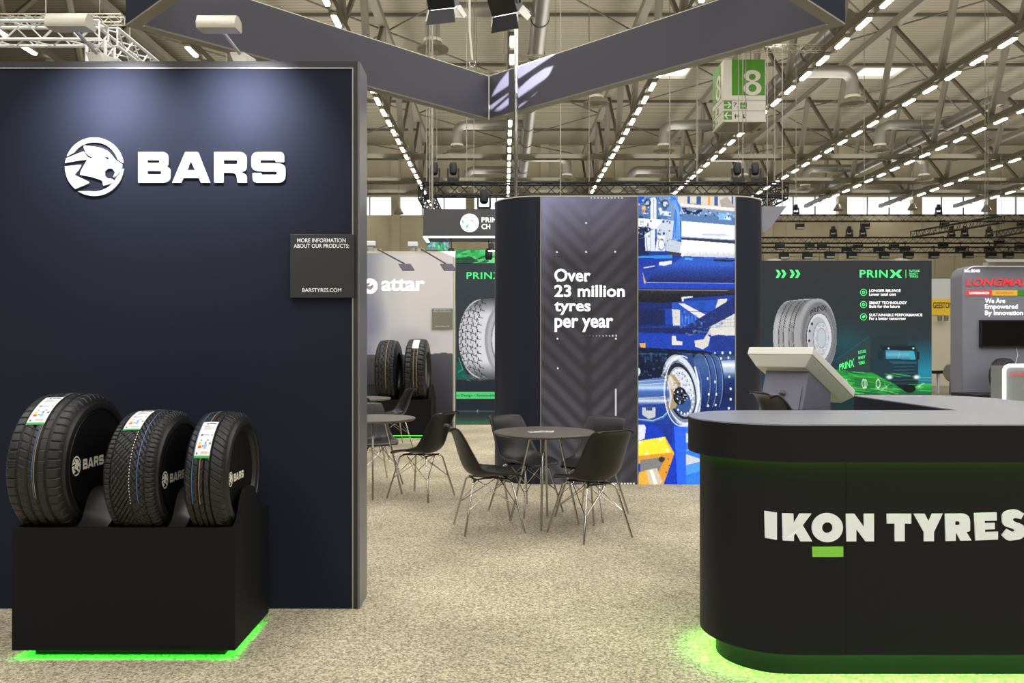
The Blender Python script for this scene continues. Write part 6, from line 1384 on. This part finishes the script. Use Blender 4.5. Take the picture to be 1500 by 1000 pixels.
ft2 = thing('exhibit_wheel', 'large dark round wheel part half hidden behind the rounded booth', 'wheel', tuple(P(1397, 545, 24.5)), math.radians(30))
raw('rim', B().lathe([(.05, -.16), (.24, -.14), (.30, -.05), (.31, .06), (.27, .16), (.1, .2)], n=28, axis='x'), M['duct'], ft2, 40)
raw('hub', B().lathe([(.1, .24), (.16, .26), (.15, .34), (.02, .36)], (0, 0, .0), 18, 'x'), M['rig_black'], ft2, 40)
raw('support', B().box(-.05, .05, -.1, .1, -P(1397, 545, 24.5).z, -.3), M['rig_black'], ft2)
# dark banner corner right of the pavilion
db = thing('hanging_banner', 'dark slanting banner corner jutting out right of the pavilion top', 'banner', tuple(P(1130, 320, 12)))
obj('banner', B().prism([(1118, 302), (1152, 302), (1140, 318), (1127, 337), (1118, 340)], lambda x, y: tuple(P(x, y, 12)), lambda x, y: tuple(P(x, y, 12) + Vector((0, .1, 0)))), M['booth_grey'], db)
a = P(1124, 302, 12.05); c = P(1146, 302, 12.05)
for q in (a, c): obj('cable', B().tube([q, (q.x, q.y, ROOF - .02)], .008, 5), M['cable'], db)
# ---- stage lights near the ring and an added beam for the sun patch with truss shadows
rig('rigging_truss', 'black box truss just above the frame carrying the two near stage floodlights', (-1.6, 7.0, 4.95), (3.2, 7.0, 4.95), .24, SB, .02)
def barn_light(c, yaw, tilt, lab):
    c = Vector(c); t = thing('stage_floodlight', lab, 'stage light', tuple(c))
    mt = Matrix.Rotation(yaw, 3, 'Z') @ Matrix.Rotation(tilt, 3, 'X')
    T = lambda v: c + mt @ Vector(v)
    def bx(x0, x1, y0, y1, z0, z1): return [T(v) for v in ((x0, y0, z0), (x1, y0, z0), (x1, y1, z0), (x0, y1, z0), (x0, y0, z1), (x1, y0, z1), (x1, y1, z1), (x0, y1, z1))]
    obj('housing', B().hexa(bx(-.12, .12, -.08, .08, -.05, .10)), M['rig_black'], t, bevel=.008)
    b = B()
    for k in range(5): b.hexa(bx(-.10 + k * .045, -.08 + k * .045, -.085, .085, .10, .125))
    obj('cooling_fins', b, M['rig_black'], t, kind='stuff')
    obj('lens', B().hexa(bx(-.10, .10, -.065, .065, -.06, -.05)), M['flood_on'], t)
    for s in (-1, 1):
        obj('barn_door', B().hexa([T(v) for v in ((-.11, s * .08, -.05), (.11, s * .08, -.05), (.11, s * .088, -.05), (-.11, s * .088, -.05), (-.13, s * .16, -.15), (.13, s * .16, -.15), (.13, s * .168, -.15), (-.13, s * .168, -.15))]), M['rig_silver'] if s > 0 else M['rig_black'], t)
        obj('barn_door', B().hexa([T(v) for v in ((s * .12, -.07, -.05), (s * .128, -.07, -.05), (s * .128, .07, -.05), (s * .12, .07, -.05), (s * .17, -.05, -.14), (s * .178, -.05, -.14), (s * .178, .05, -.14), (s * .17, .05, -.14))]), M['cream'], t)
    obj('yoke', B().tube([T((-.135, 0, 0)), T((-.14, 0, .12)) + Vector((0, 0, .04)), Vector((c.x, c.y, c.z + .27)), T((.14, 0, .12)) + Vector((0, 0, .04)), T((.135, 0, 0))], .010, 6), M['rig_black'], t)
    obj('clamp', B().box(c.x - .03, c.x + .03, c.y - .03, c.y + .03, c.z + .26, 4.95 - .10), M['rig_black'], t)
    return t
barn_light(P(649, 2, 7.0), -.25, .55, 'black stage floodlight at the top edge left of the steel pole')
barn_light(P(741, 8, 7.0), -.45, .75, 'black stage floodlight with pale barn doors at the top edge near the steel pole')

# unseen spotlight added to make the sun patch: its beam passes through the near truss and leaves the truss's shadow on the ring
sp = thing('sun_patch_spotlight', 'black spotlight added high above the stand, making the sun patch through the truss', 'stage light', (1.25, 5.3, 5.75))
tg_ = Vector((.17, 9.17, 4.29)); dv = (tg_ - Vector((1.25, 5.3, 5.75))).normalized()
obj('barrel', B().tube([Vector((1.25, 5.3, 5.75)) - dv * .32, Vector((1.25, 5.3, 5.75)) - dv * .02], [.09, .075], 16), M['rig_black'], sp, smooth=40)
obj('hanger', B().tube([Vector((1.25, 5.3, 5.75)) - dv * .2 + Vector((0, 0, .06)), Vector((1.25, 5.3, ROOF - .02)) - Vector((dv.x, dv.y, 0)) * .2], .02, 8), M['cable'], sp)
l = bpy.data.lights.new('sun_patch_beam', 'SPOT'); l.energy = 15000; l.spot_size = math.radians(7.0); l.spot_blend = .12; l.shadow_soft_size = .012; l.color = (.95, .95, 1)
lo_ = bpy.data.objects.new('sun_patch_beam', l); COL.objects.link(lo_); lo_.location = Vector((1.25, 5.3, 5.75)) + dv * .02; lo_.rotation_euler = dv.to_track_quat('-Z', 'Y').to_euler()
# ---- number the strip lights of each row by what can be seen
bpy.context.view_layer.update(); dg = bpy.context.evaluated_depsgraph_get(); cnt = {}
for t_, r, wd, p in sorted(ORDER, key=lambda q: (q[1], q[3][1])):
    o_ = Vector((0, 0, EYE)); v_ = Vector(p) - o_; px = CX + p[0] * F / p[1]; py = CY - (p[2] - EYE) * F / p[1]
    hit, loc, n, i, ob, mtx = S.ray_cast(dg, o_, v_.normalized(), distance=v_.length - 1.0)
    if not hit and -2 < px < 1502 and py > -2:
        k = cnt.get(r, 0); cnt[r] = k + 1
        if k < len(ORD): t_['label'] = wd % ORD[k]
